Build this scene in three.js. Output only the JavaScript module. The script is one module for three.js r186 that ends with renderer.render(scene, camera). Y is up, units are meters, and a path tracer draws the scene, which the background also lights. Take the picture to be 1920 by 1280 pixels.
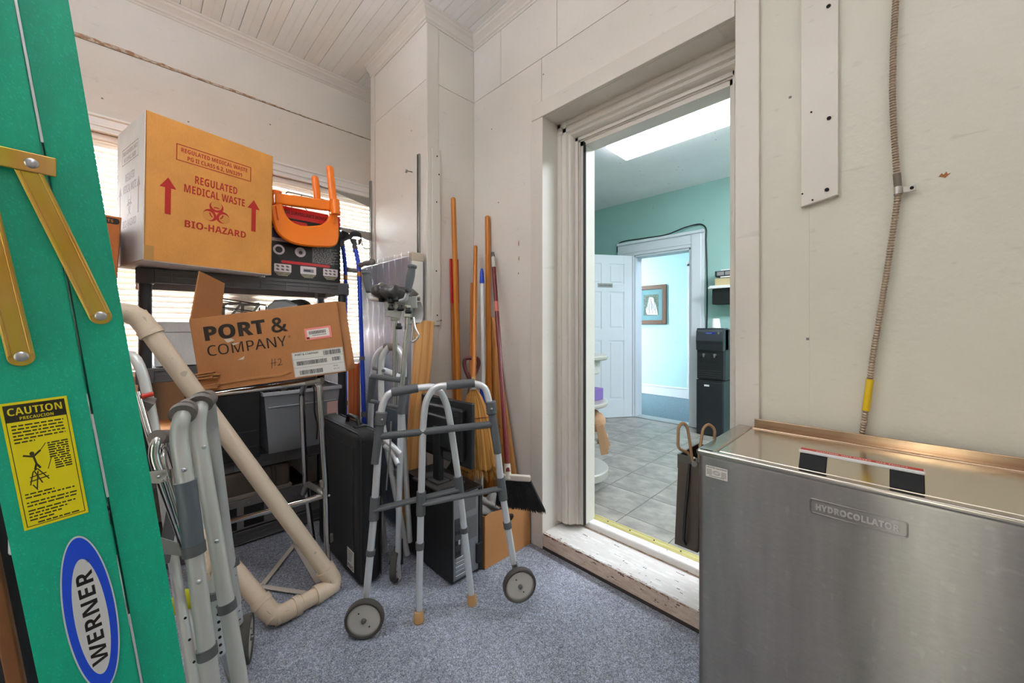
import * as THREE from 'three';
import { RoundedBoxGeometry } from 'three/addons/geometries/RoundedBoxGeometry.js';
import { mergeGeometries, mergeVertices, toCreasedNormals } from 'three/addons/utils/BufferGeometryUtils.js';
import { RectAreaLightUniformsLib } from 'three/addons/lights/RectAreaLightUniformsLib.js';
import { FontLoader } from 'three/addons/loaders/FontLoader.js';
import { TextGeometry } from 'three/addons/geometries/TextGeometry.js';

// ------------------------------------------------------------------ camera, sky, exposure
const scene = new THREE.Scene();
const camera = new THREE.PerspectiveCamera(2 * Math.atan(640 / 717) * 180 / Math.PI, 1.5, 0.02, 60);
camera.position.set(0, 1.13, 0);
camera.rotation.set(0, -44.5 * Math.PI / 180, 0);
camera.setViewOffset(1920, 1280, 0, 26, 1920, 1280);      // the lens is shifted: the horizon lies a little above the middle
scene.add(camera);
scene.background = new THREE.Color().setRGB(0.86, 0.94, 1.0);
scene.backgroundIntensity = 62;
const renderer = new THREE.WebGLRenderer({ antialias: true });
renderer.toneMapping = THREE.LinearToneMapping;
renderer.toneMappingExposure = 0.85;
renderer.shadowMap.enabled = true;
RectAreaLightUniformsLib.init();

// lamps of the room: two fluorescent fittings hung below the store room ceiling (out of the picture), shining down and up, one in the next room, one in the hall.
// Their lights sit just under the glowing diffusers, see ceilingLight() for the fittings themselves.
const LAMPS = {
  store: { at: [-0.15, 2.38, -1.0], size: [1.2, 0.26], turn: Math.PI / 2, light: 3.2, up: 38, drop: 0.51, color: 0xeef2ff },
  store2: { at: [0.35, 2.62, 0.75], size: [1.2, 0.26], turn: Math.PI / 2, light: 0.6, up: 1.8, drop: 0.27, color: 0xf1f4ff },
  next: { at: [2.745, 2.56, -0.99], size: [1.22, 0.31], turn: Math.PI / 2, light: 2, glow: 10, color: 0xeef3ff },
  next2: { at: [2.745, 2.56, 0.55], size: [1.22, 0.31], turn: Math.PI / 2, light: 5, glow: 74, color: 0xeef3ff },
  hall: { at: [4.75, 2.56, -0.9], size: [1.2, 0.3], turn: Math.PI / 2, light: 22, color: 0xcfe0ff },
};

// ------------------------------------------------------------------ helpers
let seed = 12345;
const rnd = () => { seed |= 0; seed = seed + 0x6D2B79F5 | 0; let t = Math.imul(seed ^ seed >>> 15, 1 | seed); t = t + Math.imul(t ^ t >>> 7, 61 | t) ^ t; return ((t ^ t >>> 14) >>> 0) / 4294967296; };
const rr = (a, b) => a + (b - a) * rnd();
const V = (a) => Array.isArray(a) ? new THREE.Vector3(...a) : a.clone();
const used = {};
function numbered(n) { const k = used[n] = (used[n] ?? -1) + 1; return k ? `${n}_${String(k).padStart(3, '0')}` : n; }
function mesh(name, geo, mat, parent) {
  if (Array.isArray(geo)) geo = merge(geo);
  const m = new THREE.Mesh(geo, mat); m.name = parent && parent !== scene ? numberedIn(parent, name) : numbered(name);
  m.castShadow = m.receiveShadow = true; (parent || scene).add(m); return m;
}
const counts = new WeakMap();
function numberedIn(p, n) { if (!counts.has(p)) counts.set(p, {}); const k = counts.get(p), c = k[n] = (k[n] ?? -1) + 1; return c ? `${n}_${String(c).padStart(3, '0')}` : n; }
function merge(list) {
  const gs = list.map((g) => { g = g.index ? g.toNonIndexed() : g; for (const k of Object.keys(g.attributes)) if (!['position', 'normal', 'uv'].includes(k)) g.deleteAttribute(k); return g; });
  return gs.length === 1 ? gs[0] : mergeGeometries(gs);
}
function thing(name, label, category, group) {
  const o = new THREE.Group(); o.name = numbered(name); scene.add(o); o.userData.label = label; o.userData.category = category; if (group) o.userData.group = group; return o;
}
function tag(o, label, category, group, kind) { if (label) o.userData.label = label; if (category) o.userData.category = category; if (group) o.userData.group = group; if (kind) o.userData.kind = kind; return o; }
function struct(name) { const o = new THREE.Group(); o.name = name; o.userData.kind = 'structure'; scene.add(o); return o; }
// move a finished thing's origin to the middle of its base, its parts staying where they are
function seat(o) {
  o.updateMatrixWorld(true);
  const b = new THREE.Box3().setFromObject(o), c = new THREE.Vector3((b.min.x + b.max.x) / 2, b.min.y, (b.min.z + b.max.z) / 2);
  const local = o.worldToLocal(c.clone()); for (const k of o.children) k.position.sub(local);
  o.position.add(c.clone().sub(o.position)); return o;
}
// geometry in world or local coordinates
function box(w, h, d, x = 0, y = 0, z = 0, r = 0.003, seg = 1) {
  const g = r > 0 ? new RoundedBoxGeometry(w, h, d, seg, Math.min(r, w / 2.01, h / 2.01, d / 2.01)) : new THREE.BoxGeometry(w, h, d);
  return metric(g.translate(x, y, z));
}
const span = (x0, x1, y0, y1, z0, z1, r = 0, seg = 1) => box(Math.abs(x1 - x0), Math.abs(y1 - y0), Math.abs(z1 - z0), (x0 + x1) / 2, (y0 + y1) / 2, (z0 + z1) / 2, r, seg);
function metric(g) {                                           // uv in metres, each face seen square on
  if (g.index) g = g.toNonIndexed();
  const p = g.attributes.position, uv = new Float32Array(p.count * 2), a = new THREE.Vector3(), b = new THREE.Vector3(), c = new THREE.Vector3();
  for (let i = 0; i < p.count; i += 3) {
    a.fromBufferAttribute(p, i); b.fromBufferAttribute(p, i + 1).sub(a); c.fromBufferAttribute(p, i + 2).sub(a); b.cross(c);
    const X = Math.abs(b.x), Y = Math.abs(b.y), Z = Math.abs(b.z);
    for (let k = 0; k < 3; k++) {
      const x = p.getX(i + k), y = p.getY(i + k), z = p.getZ(i + k), j = (i + k) * 2;
      if (X >= Y && X >= Z) { uv[j] = z; uv[j + 1] = y; } else if (Y >= Z) { uv[j] = x; uv[j + 1] = z; } else { uv[j] = x; uv[j + 1] = y; }
    }
  }
  g.setAttribute('uv', new THREE.BufferAttribute(uv, 2)); return g;
}
function frameTo(a, b, upHint) {                                // matrix whose y axis runs from a to b, origin at the middle
  a = V(a); b = V(b); const y = b.clone().sub(a).normalize(), up = upHint ? V(upHint) : Math.abs(y.y) > 0.9 ? new THREE.Vector3(0, 0, 1) : new THREE.Vector3(0, 1, 0);
  const x = up.clone().cross(y).normalize(), z = x.clone().cross(y).normalize();
  return new THREE.Matrix4().makeBasis(x, y, z).setPosition(a.clone().add(b).multiplyScalar(0.5));
}
function rod(a, b, r, r2 = r, n = 14) { const L = V(a).distanceTo(V(b)); return new THREE.CylinderGeometry(r2, r, L, n, 1).applyMatrix4(frameTo(a, b)); }
function bar(a, b, w, t, up, r = 0.002) { const L = V(a).distanceTo(V(b)); return metric(new RoundedBoxGeometry(w, L, t, 1, Math.min(r, w / 2.1, t / 2.1))).applyMatrix4(frameTo(a, b, up)); }
class Bent extends THREE.CurvePath { }
function bentPath(pts, bend) {                                  // straight runs joined by rounded bends
  pts = pts.map(V); const cp = new Bent(); let from = pts[0].clone();
  for (let i = 1; i < pts.length - 1; i++) {
    const p = pts[i], A = pts[i - 1].clone().sub(p), B = pts[i + 1].clone().sub(p), k = Math.min(bend, A.length() * 0.49, B.length() * 0.49);
    const s = p.clone().add(A.setLength(k)), e = p.clone().add(B.setLength(k));
    if (s.distanceTo(from) > 1e-4) cp.add(new THREE.LineCurve3(from.clone(), s)); cp.add(new THREE.QuadraticBezierCurve3(s, p.clone(), e)); from = e;
  }
  cp.add(new THREE.LineCurve3(from, pts[pts.length - 1])); return cp;
}
function capped(curve, r, seg, n = 12, hollow) {
  const g = new THREE.TubeGeometry(curve, seg, r, n, false); const list = [g.toNonIndexed()];
  if (!hollow) for (const t of [0, 1]) {
    const c = new THREE.CircleGeometry(r, n), d = curve.getTangentAt(t).multiplyScalar(t ? 1 : -1);
    c.applyQuaternion(new THREE.Quaternion().setFromUnitVectors(new THREE.Vector3(0, 0, 1), d)); c.translate(...curve.getPointAt(t).toArray()); list.push(c.toNonIndexed());
  }
  return merge(list);
}
const pipe = (pts, r, bend = 0.04, seg = 40, n = 12) => capped(bentPath(pts, bend), r, seg, n);
const wire = (pts, r, seg = 40, n = 8) => capped(new THREE.CatmullRomCurve3(pts.map(V), false, 'centripetal'), r, seg, n);
const lathe = (prof, n = 24) => new THREE.LatheGeometry(prof.map((p) => new THREE.Vector2(...p)), n);
function extrude(pts, depth, bevel = 0, holes = []) {           // outline in x, y, thickness along z
  const s = new THREE.Shape(pts.map((p) => new THREE.Vector2(...p))); for (const h of holes) s.holes.push(new THREE.Path(h.map((p) => new THREE.Vector2(...p))));
  return metric(new THREE.ExtrudeGeometry(s, { depth: depth - 2 * bevel, bevelEnabled: bevel > 0, bevelThickness: bevel, bevelSize: bevel, bevelOffset: -bevel, bevelSegments: 1, curveSegments: 8 }).translate(0, 0, bevel));
}
function sweep(path, prof, close) {                             // path: [x, z] in plan; prof: [out, y]; "out" is to the left of the way walked
  const n = path.length, nor = [];
  for (let i = 0; i < n; i++) {
    const d = (a, b) => { const v = new THREE.Vector2(path[b][0] - path[a][0], path[b][1] - path[a][1]).normalize(); return new THREE.Vector2(v.y, -v.x); };
    const A = i ? d(i - 1, i) : d(i, i + 1), B = i < n - 1 ? d(i, i + 1) : A, m = A.clone().add(B); m.multiplyScalar(2 / m.lengthSq()); nor.push(m);
  }
  const pos = [], P = (i, j) => [path[i][0] + nor[i].x * prof[j][0], prof[j][1], path[i][1] + nor[i].y * prof[j][0]];
  for (let i = 0; i < n - 1; i++) for (let j = 0; j < prof.length - (close ? 0 : 1); j++) { const k = (j + 1) % prof.length, a = P(i, j), b = P(i + 1, j), c = P(i + 1, k), d = P(i, k); pos.push(...a, ...b, ...c, ...a, ...c, ...d); }
  for (const i of [0, n - 1]) for (let j = 1; j < prof.length - 1; j++) pos.push(...P(i, 0), ...P(i, j), ...P(i, j + 1));
  const g = new THREE.BufferGeometry(); g.setAttribute('position', new THREE.Float32BufferAttribute(pos, 3)); g.computeVertexNormals(); return metric(g);
}
// ------------------------------------------------------------------ textures
function hash(x, y, s) { let h = Math.imul(x, 374761393) + Math.imul(y, 668265263) + Math.imul(s, 2147483647 - 97) | 0; h = Math.imul(h ^ h >>> 13, 1274126177); return ((h ^ h >>> 16) >>> 0) / 4294967296; }
function vn(x, y, px, py, s) { const xi = Math.floor(x), yi = Math.floor(y), f = (t) => t * t * (3 - 2 * t), u = f(x - xi), v = f(y - yi), m = (a, n) => ((a % n) + n) % n, a = m(xi, px), b = m(xi + 1, px), c = m(yi, py), d = m(yi + 1, py); return (hash(a, c, s) * (1 - u) + hash(b, c, s) * u) * (1 - v) + (hash(a, d, s) * (1 - u) + hash(b, d, s) * u) * v; }
function fbm(u, v, px, py, oct, s) { let t = 0, a = 0.5, n = 0; for (let o = 0; o < oct; o++) { t += a * vn(u * px, v * py, px, py, s + o); n += a; a *= 0.55; px *= 2; py *= 2; } return t / n; }
function tex(w, h, fn, size, color) {                           // size: metres covered by one repeat
  const d = new Uint8Array(w * h * 4);
  for (let y = 0; y < h; y++) for (let x = 0; x < w; x++) { const c = fn(x / w, y / h, x, y), k = (y * w + x) * 4, g = Array.isArray(c); for (let i = 0; i < 3; i++) d[k + i] = Math.max(0, Math.min(255, (g ? c[i] : c) * 255)); d[k + 3] = 255; }
  const t = new THREE.DataTexture(d, w, h); t.wrapS = t.wrapT = THREE.RepeatWrapping; t.magFilter = THREE.LinearFilter; t.minFilter = THREE.LinearMipmapLinearFilter; t.generateMipmaps = true;
  if (color) t.colorSpace = THREE.SRGBColorSpace; if (size) t.repeat.set(1 / size[0], 1 / size[1]); t.needsUpdate = true; return t;
}
const mul = (c, k) => c.map((v) => v * k);
function print(w, h, draw) { const c = document.createElement('canvas'); c.width = w; c.height = h; const x = c.getContext('2d'); draw(x, w, h); const t = new THREE.CanvasTexture(c); t.colorSpace = THREE.SRGBColorSpace; t.anisotropy = 8; return t; }
const std = (color, roughness = 0.6, metalness = 0, more = {}) => new THREE.MeshStandardMaterial({ color, roughness, metalness, ...more });
const phy = (color, roughness, metalness, more) => new THREE.MeshPhysicalMaterial({ color, roughness, metalness, ...more });
const decal = (w, h, t, rough = 0.6) => new THREE.MeshStandardMaterial({ map: t, roughness: rough });
const inkMat = (t, rough = 0.75) => new THREE.MeshStandardMaterial({ map: t, roughness: rough, transparent: true });
const rgb = (r, g, b) => [r / 255, g / 255, b / 255];

const bumpFine = tex(256, 256, (u, v) => fbm(u, v, 24, 24, 4, 5), [0.35, 0.35]);
const bumpSpeck = tex(256, 256, (u, v, x, y) => hash(x, y, 3) * 0.5 + 0.5 * hash(x >> 1, y >> 1, 4), [0.25, 0.25]);
function wallTex(c, s) {
  return tex(1024, 1024, (u, v, x, y) => {
    let k = 0.96 + 0.06 * fbm(u, v, 6, 6, 5, s) + 0.01 * hash(x, y, s);
    const sc = vn(u * 40, v * 160, 40, 160, s + 50); if (sc > 0.93) k -= (sc - 0.93) * 0.8;
    const dot = hash(x >> 2, y >> 2, s + 9); if (dot > 0.99985) k *= 0.55;
    const st = fbm(u, v, 3, 3, 3, s + 70); return [c[0] * k, c[1] * k * (1 - 0.012 * st), c[2] * k * (1 - 0.04 * st)];
  }, [1.9, 1.9], true);
}
const M = {};
M.wall = std(0xffffff, 0.55, 0, { map: wallTex(rgb(228, 222, 215), 11), bumpMap: bumpFine, bumpScale: 0.0006 });
M.wallGreen = std(0xffffff, 0.55, 0, { map: wallTex(rgb(218, 214, 200), 23), bumpMap: bumpFine, bumpScale: 0.0008 });
M.ceil = std(0xffffff, 0.5, 0, { map: wallTex(rgb(242, 240, 238), 31), bumpMap: bumpFine, bumpScale: 0.0005 });
M.trim = std(0xffffff, 0.45, 0, { map: wallTex(rgb(221, 214, 206), 41), bumpMap: bumpFine, bumpScale: 0.0005 });
M.dark = std(0x1a1613, 0.9);
M.rawWood = std(0xffffff, 0.8, 0, { map: tex(512, 128, (u, v) => { const k = fbm(u, v, 40, 10, 4, 8), t = Math.max(0, Math.min(1, (k - 0.4) * 5)); return [0, 1, 2].map((i) => [0.62, 0.47, 0.35][i] * t + [0.78, 0.72, 0.65][i] * (1 - t)); }, [0.7, 0.1], true) });
M.carpet = std(0xffffff, 0.95, 0, {
  map: tex(1024, 1024, (u, v, x, y) => { const k = 0.5 + 0.34 * hash(x, y, 1) + 0.5 * hash(x >> 1, y >> 1, 2) + 0.22 * (fbm(u, v, 7, 7, 4, 3) - 0.5) + 0.16 * vn(u * 160, v * 160, 160, 160, 8), b = vn(u * 90, v * 90, 90, 90, 6); return [0.605 * k, 0.625 * k, (0.66 + 0.02 * b) * k]; }, [1.5, 1.5], true),
  bumpMap: tex(512, 512, (u, v, x, y) => 0.6 * hash(x, y, 1) + 0.4 * hash(x >> 2, y >> 2, 2), [0.5, 0.5]), bumpScale: 0.004,
});
function woodTex(a, b, s, size = [0.4, 1.2], rings = 9) { return tex(256, 512, (u, v) => { const w = fbm(u, v, 3, 2, 3, s) * 2, g = 0.5 + 0.5 * Math.sin((u * rings + w) * 6.283), f = fbm(u, v, 60, 3, 3, s + 4); const k = 0.6 * g * g + 0.4 * f; return [0, 1, 2].map((i) => a[i] * (1 - k) + b[i] * k); }, size, true); }
M.pine = std(0xffffff, 0.55, 0, { map: woodTex(rgb(214, 160, 96), rgb(178, 116, 58), 3, [0.13, 0.9], 3) });
M.pineDeep = std(0xffffff, 0.5, 0, { map: woodTex(rgb(196, 124, 60), rgb(152, 84, 34), 7, [0.13, 0.9], 3) });
M.redwood = std(0xffffff, 0.5, 0, { map: woodTex(rgb(176, 88, 38), rgb(128, 56, 20), 9, [0.1, 0.8], 3) });
M.handle = std(0xffffff, 0.38, 0, { map: woodTex(rgb(208, 132, 42), rgb(168, 94, 22), 13, [1, 1], 5) });
const cardTex = (c, s) => tex(512, 512, (u, v, x, y) => { const k = 0.93 + 0.1 * fbm(u, v, 5, 5, 4, s) + 0.05 * (hash(x, y >> 3, s) - 0.5) + 0.004 * Math.sin(u * 6.283 * 64); return mul(c, k); }, [0.5, 0.5], true);
const card = (c, s) => std(0xffffff, 0.82, 0, { map: cardTex(c, s), bumpMap: bumpFine, bumpScale: 0.0004 });
M.cardOrange = card(rgb(222, 152, 74), 1);
M.cardBrown = card(rgb(188, 126, 76), 2);
M.cardTan = card(rgb(186, 128, 78), 3);
M.cardDark = card(rgb(176, 98, 44), 4);
M.cardWhite = card(rgb(226, 222, 216), 5);
const brushed = tex(256, 512, (u, v, x, y) => 0.42 + 0.35 * hash(x, y >> 6, 1) * 0.6 + 0.3 * fbm(u, v, 20, 2, 3, 5), [0.25, 0.5]);
M.alu = std(0xe2e4e6, 0.38, 0.42, { roughnessMap: tex(128, 128, (u, v, x, y) => 0.75 + 0.25 * fbm(u, v, 6, 6, 3, 2), null) });
M.aluDull = std(0xd6d6d2, 0.42, 0.3);
M.chrome = std(0xd6d4d2, 0.14, 1);
M.zinc = std(0x9d9b96, 0.38, 0.9);
M.steelDark = std(0x7b7772, 0.35, 0.9);
M.grip = std(0x5c5f61, 0.62);
M.gripBrown = std(0x77706a, 0.55);
M.rubber = std(0x2a2826, 0.8);
M.tyre = std(0x4c4843, 0.75);
M.hub = std(0xccc7bf, 0.5);
M.tip = std(0xc69a66, 0.7);
M.black = std(0x131313, 0.45);
M.blackMatte = std(0x111112, 0.8);
M.darkGrey = std(0x39383a, 0.5);
M.shelfGrey = std(0x5a5757, 0.55, 0, { bumpMap: bumpSpeck, bumpScale: 0.0004 });
M.white = std(0xe8e6e2, 0.5);
M.whiteGloss = std(0xeceae6, 0.3);
M.pvc = std(0xffffff, 0.42, 0, { map: tex(256, 512, (u, v) => mul(rgb(214, 194, 168), 0.95 + 0.07 * fbm(u, v, 8, 8, 4, 3) - (vn(u * 6, v * 40, 6, 40, 9) > 0.93 ? 0.14 : 0)), null, true) });
M.orange = phy(0xff8210, 0.32, 0, { clearcoat: 0.25, clearcoatRoughness: 0.3 });
M.red = std(0x640c11, 0.35);
M.blue = std(0x1b3fb4, 0.3, 0.1);
M.rivet = std(0xc6c8ca, 0.3, 0.9);
for (const k of ['trim', 'whiteGloss']) M[k].side = THREE.DoubleSide;
// ------------------------------------------------------------------ the store room
const CEIL = 2.91, WX = 1.5, WZ = -2.84;                        // door wall plane, window wall plane
const XL = -1.75, ZF = 1.7;
{
  const f = mesh('floor', span(XL - 0.1, WX + 0.26, -0.12, 0, WZ - 0.15, ZF + 0.1), M.carpet); f.userData.kind = 'structure';
  // ceiling of beaded boards, each its own piece, running away from the camera
  const c = struct('ceiling'); mesh('ceiling_slab', span(XL - 0.1, WX + 0.3, CEIL + 0.012, CEIL + 0.16, WZ - 0.15, ZF + 0.1), M.dark, c);
  const bw = 0.0885, L = ZF - WZ, prof = [[0.0011, 0.012], [0.0011, 0.0015], [0.0024, 0], [0.0405, 0], [0.0412, 0.0014], [0.0418, 0.0014], [0.043, 0.0003], [0.0455, 0.0003], [0.0467, 0.0014], [0.0473, 0.0014], [0.048, 0], [bw - 0.0024, 0], [bw - 0.0011, 0.0015], [bw - 0.0011, 0.012]];
  const plank = extrude(prof.map(([x, y]) => [x, y]), L, 0);
  const tones = [M.ceil, std(0xfcfaf7, 0.5, 0, { map: M.ceil.map }), std(0xfdfcfb, 0.5, 0, { map: M.ceil.map })];
  for (let i = 0, x = WX - bw; x > XL - bw; x -= bw, i++) { const m = mesh('ceiling_board', plank, tones[(i * 7) % 3], c); m.position.set(x, CEIL - 0.0006 * ((i * 5) % 3), WZ); }
}
// door wall: core with the opening, thin painted boards on the face
{
  const w = struct('wall_right'), x0 = WX, x1 = WX + 0.22, op = { a: -1.3, b: -0.39, top: 2.22 };
  mesh('wall_core', [span(x0, x1, 0, CEIL, WZ - 0.12, op.a), span(x0, x1, 0, CEIL, op.b, ZF + 0.1), span(x0, x1, op.top, CEIL, op.a, op.b)], M.dark, w);
  const t = 0.008, g = 0.0011, P = (z0, z1, y0, y1, m) => mesh('panel', span(x0 - t, x0 + 0.002, y0 + g, y1 - g, z0 + g, z1 - g, 0.0012), m, w);
  for (const [a, b] of [[-1.857, -1.61], [-1.61, -1.2], [-1.2, -0.795], [-0.795, -0.37]]) P(a, b, 2.52, CEIL, M.wall);
  P(WZ, -1.857, 0, CEIL, M.wall);
  P(-1.857, op.a, 0, 2.52, M.wall); P(op.a, op.b, op.top, 2.52, M.wall);
  for (const [y, z, h] of [[1.575, -1.468, 0.03], [1.495, -1.466, 0.024], [1.42, -1.47, 0.012]]) mesh('paint_chip', extrude([[0, 0], [0.005, 0.004], [0.004, h], [0.001, h * 1.1], [-0.002, h * 0.5]], 0.001).rotateY(-Math.PI / 2).translate(x0 - t + 0.0005, y, z), std(0x9a7040, 0.8), w);
  P(op.b, -0.2 + g * 1.1, 0, CEIL, M.wallGreen); P(-0.2 - g * 1.1, 1.02, 0, CEIL, M.wallGreen); P(1.02, ZF, 0, CEIL, M.wallGreen);
}
// chimney breast in the corner
{
  const w = struct('wall_chimney'), cx = 1.157, z0 = -2.556, z1 = -1.857, t = 0.008, g = 0.001;
  mesh('core', span(cx + t, WX - 0.002, 0, CEIL, z0 + t, z1 - t), M.dark, w);
  const T = (n, ...a) => mesh(n, span(...a, 0.0012), M.wall, w);
  T('panel', cx, cx + t, 0, 2.52 - g, z0 + 0.055, z1 - 0.004); T('panel', cx, cx + t, 2.52 + g, CEIL, z0 + 0.055, z1 - 0.004);
  T('panel', cx + 0.077, WX - 0.008, 0, 2.52 - g, z1 - t, z1); T('panel', cx + 0.077, WX - 0.008, 2.52 + g, CEIL, z1 - t, z1);
  T('panel', cx + t, WX - 0.008, 0, CEIL, z0, z0 + t);
  mesh('corner_board', span(cx + 0.001, cx + 0.076, 0, 2.84, z1 - t, z1 + 0.003, 0.002), M.trim, w);
  mesh('edge_board', span(cx - 0.008, cx + t, 0, 2.84, z0 - 0.002, z0 + 0.052, 0.003), M.trim, w);
}
// window wall with one wide opening, blinds inside it
const WIN = { x0: -1.1, x1: 1.36, y0: 0.9, y1: 2.12 };
{
  const w = struct('wall_back'), z0 = WZ - 0.14;
  mesh('wall_core', [span(XL - 0.1, WX + 0.2, 0, WIN.y0, z0, WZ), span(XL - 0.1, WX + 0.2, WIN.y1, CEIL + 0.02, z0, WZ), span(XL - 0.1, WIN.x0, WIN.y0, WIN.y1, z0, WZ), span(WIN.x1, WX + 0.2, WIN.y0, WIN.y1, z0, WZ)], M.wall, w);
  mesh('panel', span(XL, WX, 2.2, 2.555, WZ - 0.002, WZ + 0.006, 0.001), M.wall, w);
  mesh('panel', span(XL, WX, 2.5605, CEIL, WZ - 0.002, WZ + 0.01, 0.001), M.wall, w);
  // splintered edge of the lower board showing bare wood in the seam
  const pos = []; let px = XL; const pts = []; while (px < WX) { { const t = Math.max(0, Math.min(1, (0.9 - px) / 1.2)); pts.push([px, 2.5575 + 0.003 + 0.017 * t + rr(-0.004, 0.004) * (0.3 + t), 2.5565 + rr(-0.001, 0.001)]); px += rr(0.015, 0.06); } }
  const sh = [...pts.map((p) => [p[0], p[1]]), ...pts.slice().reverse().map((p) => [p[0], p[2]])];
  mesh('splintered_edge', extrude(sh, 0.006).translate(0, 0, WZ + 0.0045), M.rawWood, w);
  // left wall, outside the picture: a shaded window there is mirrored in the steel tank
  const l = struct('wall_left'), q = { a: -0.06, b: 0.36, lo: 0.06, hi: 2.1 }; mesh('wall_core', [span(XL - 0.12, XL, 0, CEIL, WZ, q.a), span(XL - 0.12, XL, 0, CEIL, q.b, ZF), span(XL - 0.12, XL, 0, q.lo, q.a, q.b), span(XL - 0.12, XL, q.hi, CEIL, q.a, q.b)], M.wall, l);
  const lw = struct('window_3'); mesh('window_frame', [span(XL - 0.09, XL - 0.05, q.lo, q.hi, q.a, q.a + 0.04), span(XL - 0.09, XL - 0.05, q.lo, q.hi, q.b - 0.04, q.b), span(XL - 0.09, XL - 0.03, q.lo, q.hi, 0.165, 0.205), span(XL - 0.09, XL - 0.05, q.lo, q.lo + 0.05, q.a, q.b), span(XL - 0.09, XL - 0.05, q.hi - 0.05, q.hi, q.a, q.b)], M.white, lw);
  mesh('roller_shade', span(XL - 0.04, XL - 0.038, q.lo + 0.02, q.hi - 0.02, q.a + 0.01, q.b - 0.01), phy(0xe8e4da, 1, 0, { transmission: 0.7, thickness: 0 }), lw);
  const f = struct('wall_front'); mesh('wall_core', span(XL - 0.12, WX + 0.2, 0, CEIL, ZF, ZF + 0.12), M.wall, f);
}
// crown mouldings: one along the window wall, one round the chimney breast and along the door wall
{
  const prof = [[0, 2.835], [0.006, 2.835], [0.008, 2.846], [0.014, 2.85], [0.017, 2.862], [0.03, 2.876], [0.04, 2.884], [0.043, 2.894], [0.05, 2.898], [0.05, 2.909], [0, 2.909]];
  const a = mesh('trim_1', sweep([[WX, WZ + 0.008], [XL, WZ + 0.008]].reverse().map((p) => p), prof.map(([o, y]) => [-o, y])), M.trim); a.userData.kind = 'structure';
  const b = mesh('trim_2', sweep([[1.157, -2.556], [1.157, -1.857], [WX - 0.006, -1.857], [WX - 0.006, ZF]], prof.map(([o, y]) => [-o, y])), M.trim); b.userData.kind = 'structure';
}
// windows: frames, head casing with moulding, sill, glass
for (const [i, x0, x1] of [[1, WIN.x0, 0.455], [2, 0.505, WIN.x1]]) {
  const w = struct('window_' + i), z = WZ - 0.1;
  mesh('window_frame', [span(x0, x1, 0.9, 0.95, z, z + 0.05), span(x0, x1, 2.07, 2.12, z, z + 0.05), span(x0, x0 + 0.045, 0.95, 2.07, z, z + 0.05), span(x1 - 0.045, x1, 0.95, 2.07, z, z + 0.05), span(x0 + 0.045, x1 - 0.045, 1.5, 1.535, z, z + 0.05)], M.whiteGloss, w);
  mesh('pane', span(x0 + 0.04, x1 - 0.04, 0.95, 2.07, z + 0.02, z + 0.024), phy(0xffffff, 0.02, 0, { transmission: 1, thickness: 0, ior: 1.45 }), w);
}
{
  const t = struct('trim_3');
  mesh('window_head_casing', [sweep([[WIN.x0 - 0.08, WZ], [WX, WZ]], [[0, 2.118], [-0.016, 2.118], [-0.016, 2.13], [-0.011, 2.133], [-0.011, 2.142], [-0.018, 2.146], [-0.018, 2.156], [-0.012, 2.16], [-0.012, 2.185], [-0.022, 2.19], [-0.022, 2.2], [0, 2.2]])], M.whiteGloss, t);
  mesh('window_mullion', span(0.455, 0.505, 0.9, 2.12, WZ - 0.12, WZ - 0.065, 0.003), M.whiteGloss, t);
  mesh('window_sill', span(WIN.x0 - 0.08, WX, 0.872, 0.902, WZ - 0.12, WZ + 0.05, 0.004), M.whiteGloss, t);
}
{
  const slatMat = phy(0xf6f1e8, 0.9, 0, { transmission: 0.22, thickness: 0 });
  const bl = (name, x0, x1, label) => {
    const o = thing(name, label, 'blinds', null), z = WZ - 0.035, n = 38, pitch = 0.0302;
    const len = x1 - x0, P = [[-0.017, 0], [-0.009, 0.0022], [0, 0.003], [0.009, 0.0022], [0.017, 0], [0.017, 0.0008], [0.009, 0.003], [0, 0.0038], [-0.009, 0.003], [-0.017, 0.0008]];
    const g = extrude(P, len, 0).rotateY(Math.PI / 2).translate(x0, 0, 0);
    mesh('head_rail', span(x0, x1, 2.085, 2.118, z - 0.02, z + 0.02, 0.004), M.whiteGloss, o);
    for (let i = 0; i < n; i++) { const m = mesh('slat', g, slatMat, o); m.position.set(0, 2.066 - i * pitch, z); m.rotation.x = 1.07 + 0.03 * Math.sin(i * 2.3) - (i > 30 ? 0.25 : 0); }
    mesh('bottom_rail', span(x0, x1, 0.905, 0.92, z - 0.014, z + 0.014, 0.004), M.whiteGloss, o);
    for (const k of [0.12, 0.5, 0.88]) mesh('ladder_cord', rod([x0 + len * k, 2.09, z + 0.018], [x0 + len * k, 0.915, z + 0.018], 0.0012, 0.0012, 6), M.white, o);
    return seat(o);
  };
  bl('venetian_blind', WIN.x0 + 0.01, 0.465, 'wide white slatted blind behind the orange medical waste carton, closed and backlit');
  bl('venetian_blind', 0.495, WIN.x1 - 0.01, 'white slatted blind behind the orange plastic stand, beside the chimney breast');
  // outside: paved yard and a low brick coloured wall
  const y = mesh('ground', span(-14, 14, -0.3, -0.2, -22, WZ - 0.15), std(0x9a938a, 0.9)); y.userData.kind = 'structure';
  const yw = thing('garden_wall', 'low red brown garden wall outside, glimpsed through the window blinds', 'wall'); mesh('wall_body', span(-7, 5, -0.2, 1.05, -6.3, -6), std(0xa5522e, 0.9), yw); mesh('coping', span(-7.05, 5.05, 1.05, 1.11, -6.35, -5.95, 0.01), std(0x8d877f, 0.9), yw); seat(yw);
}
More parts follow.
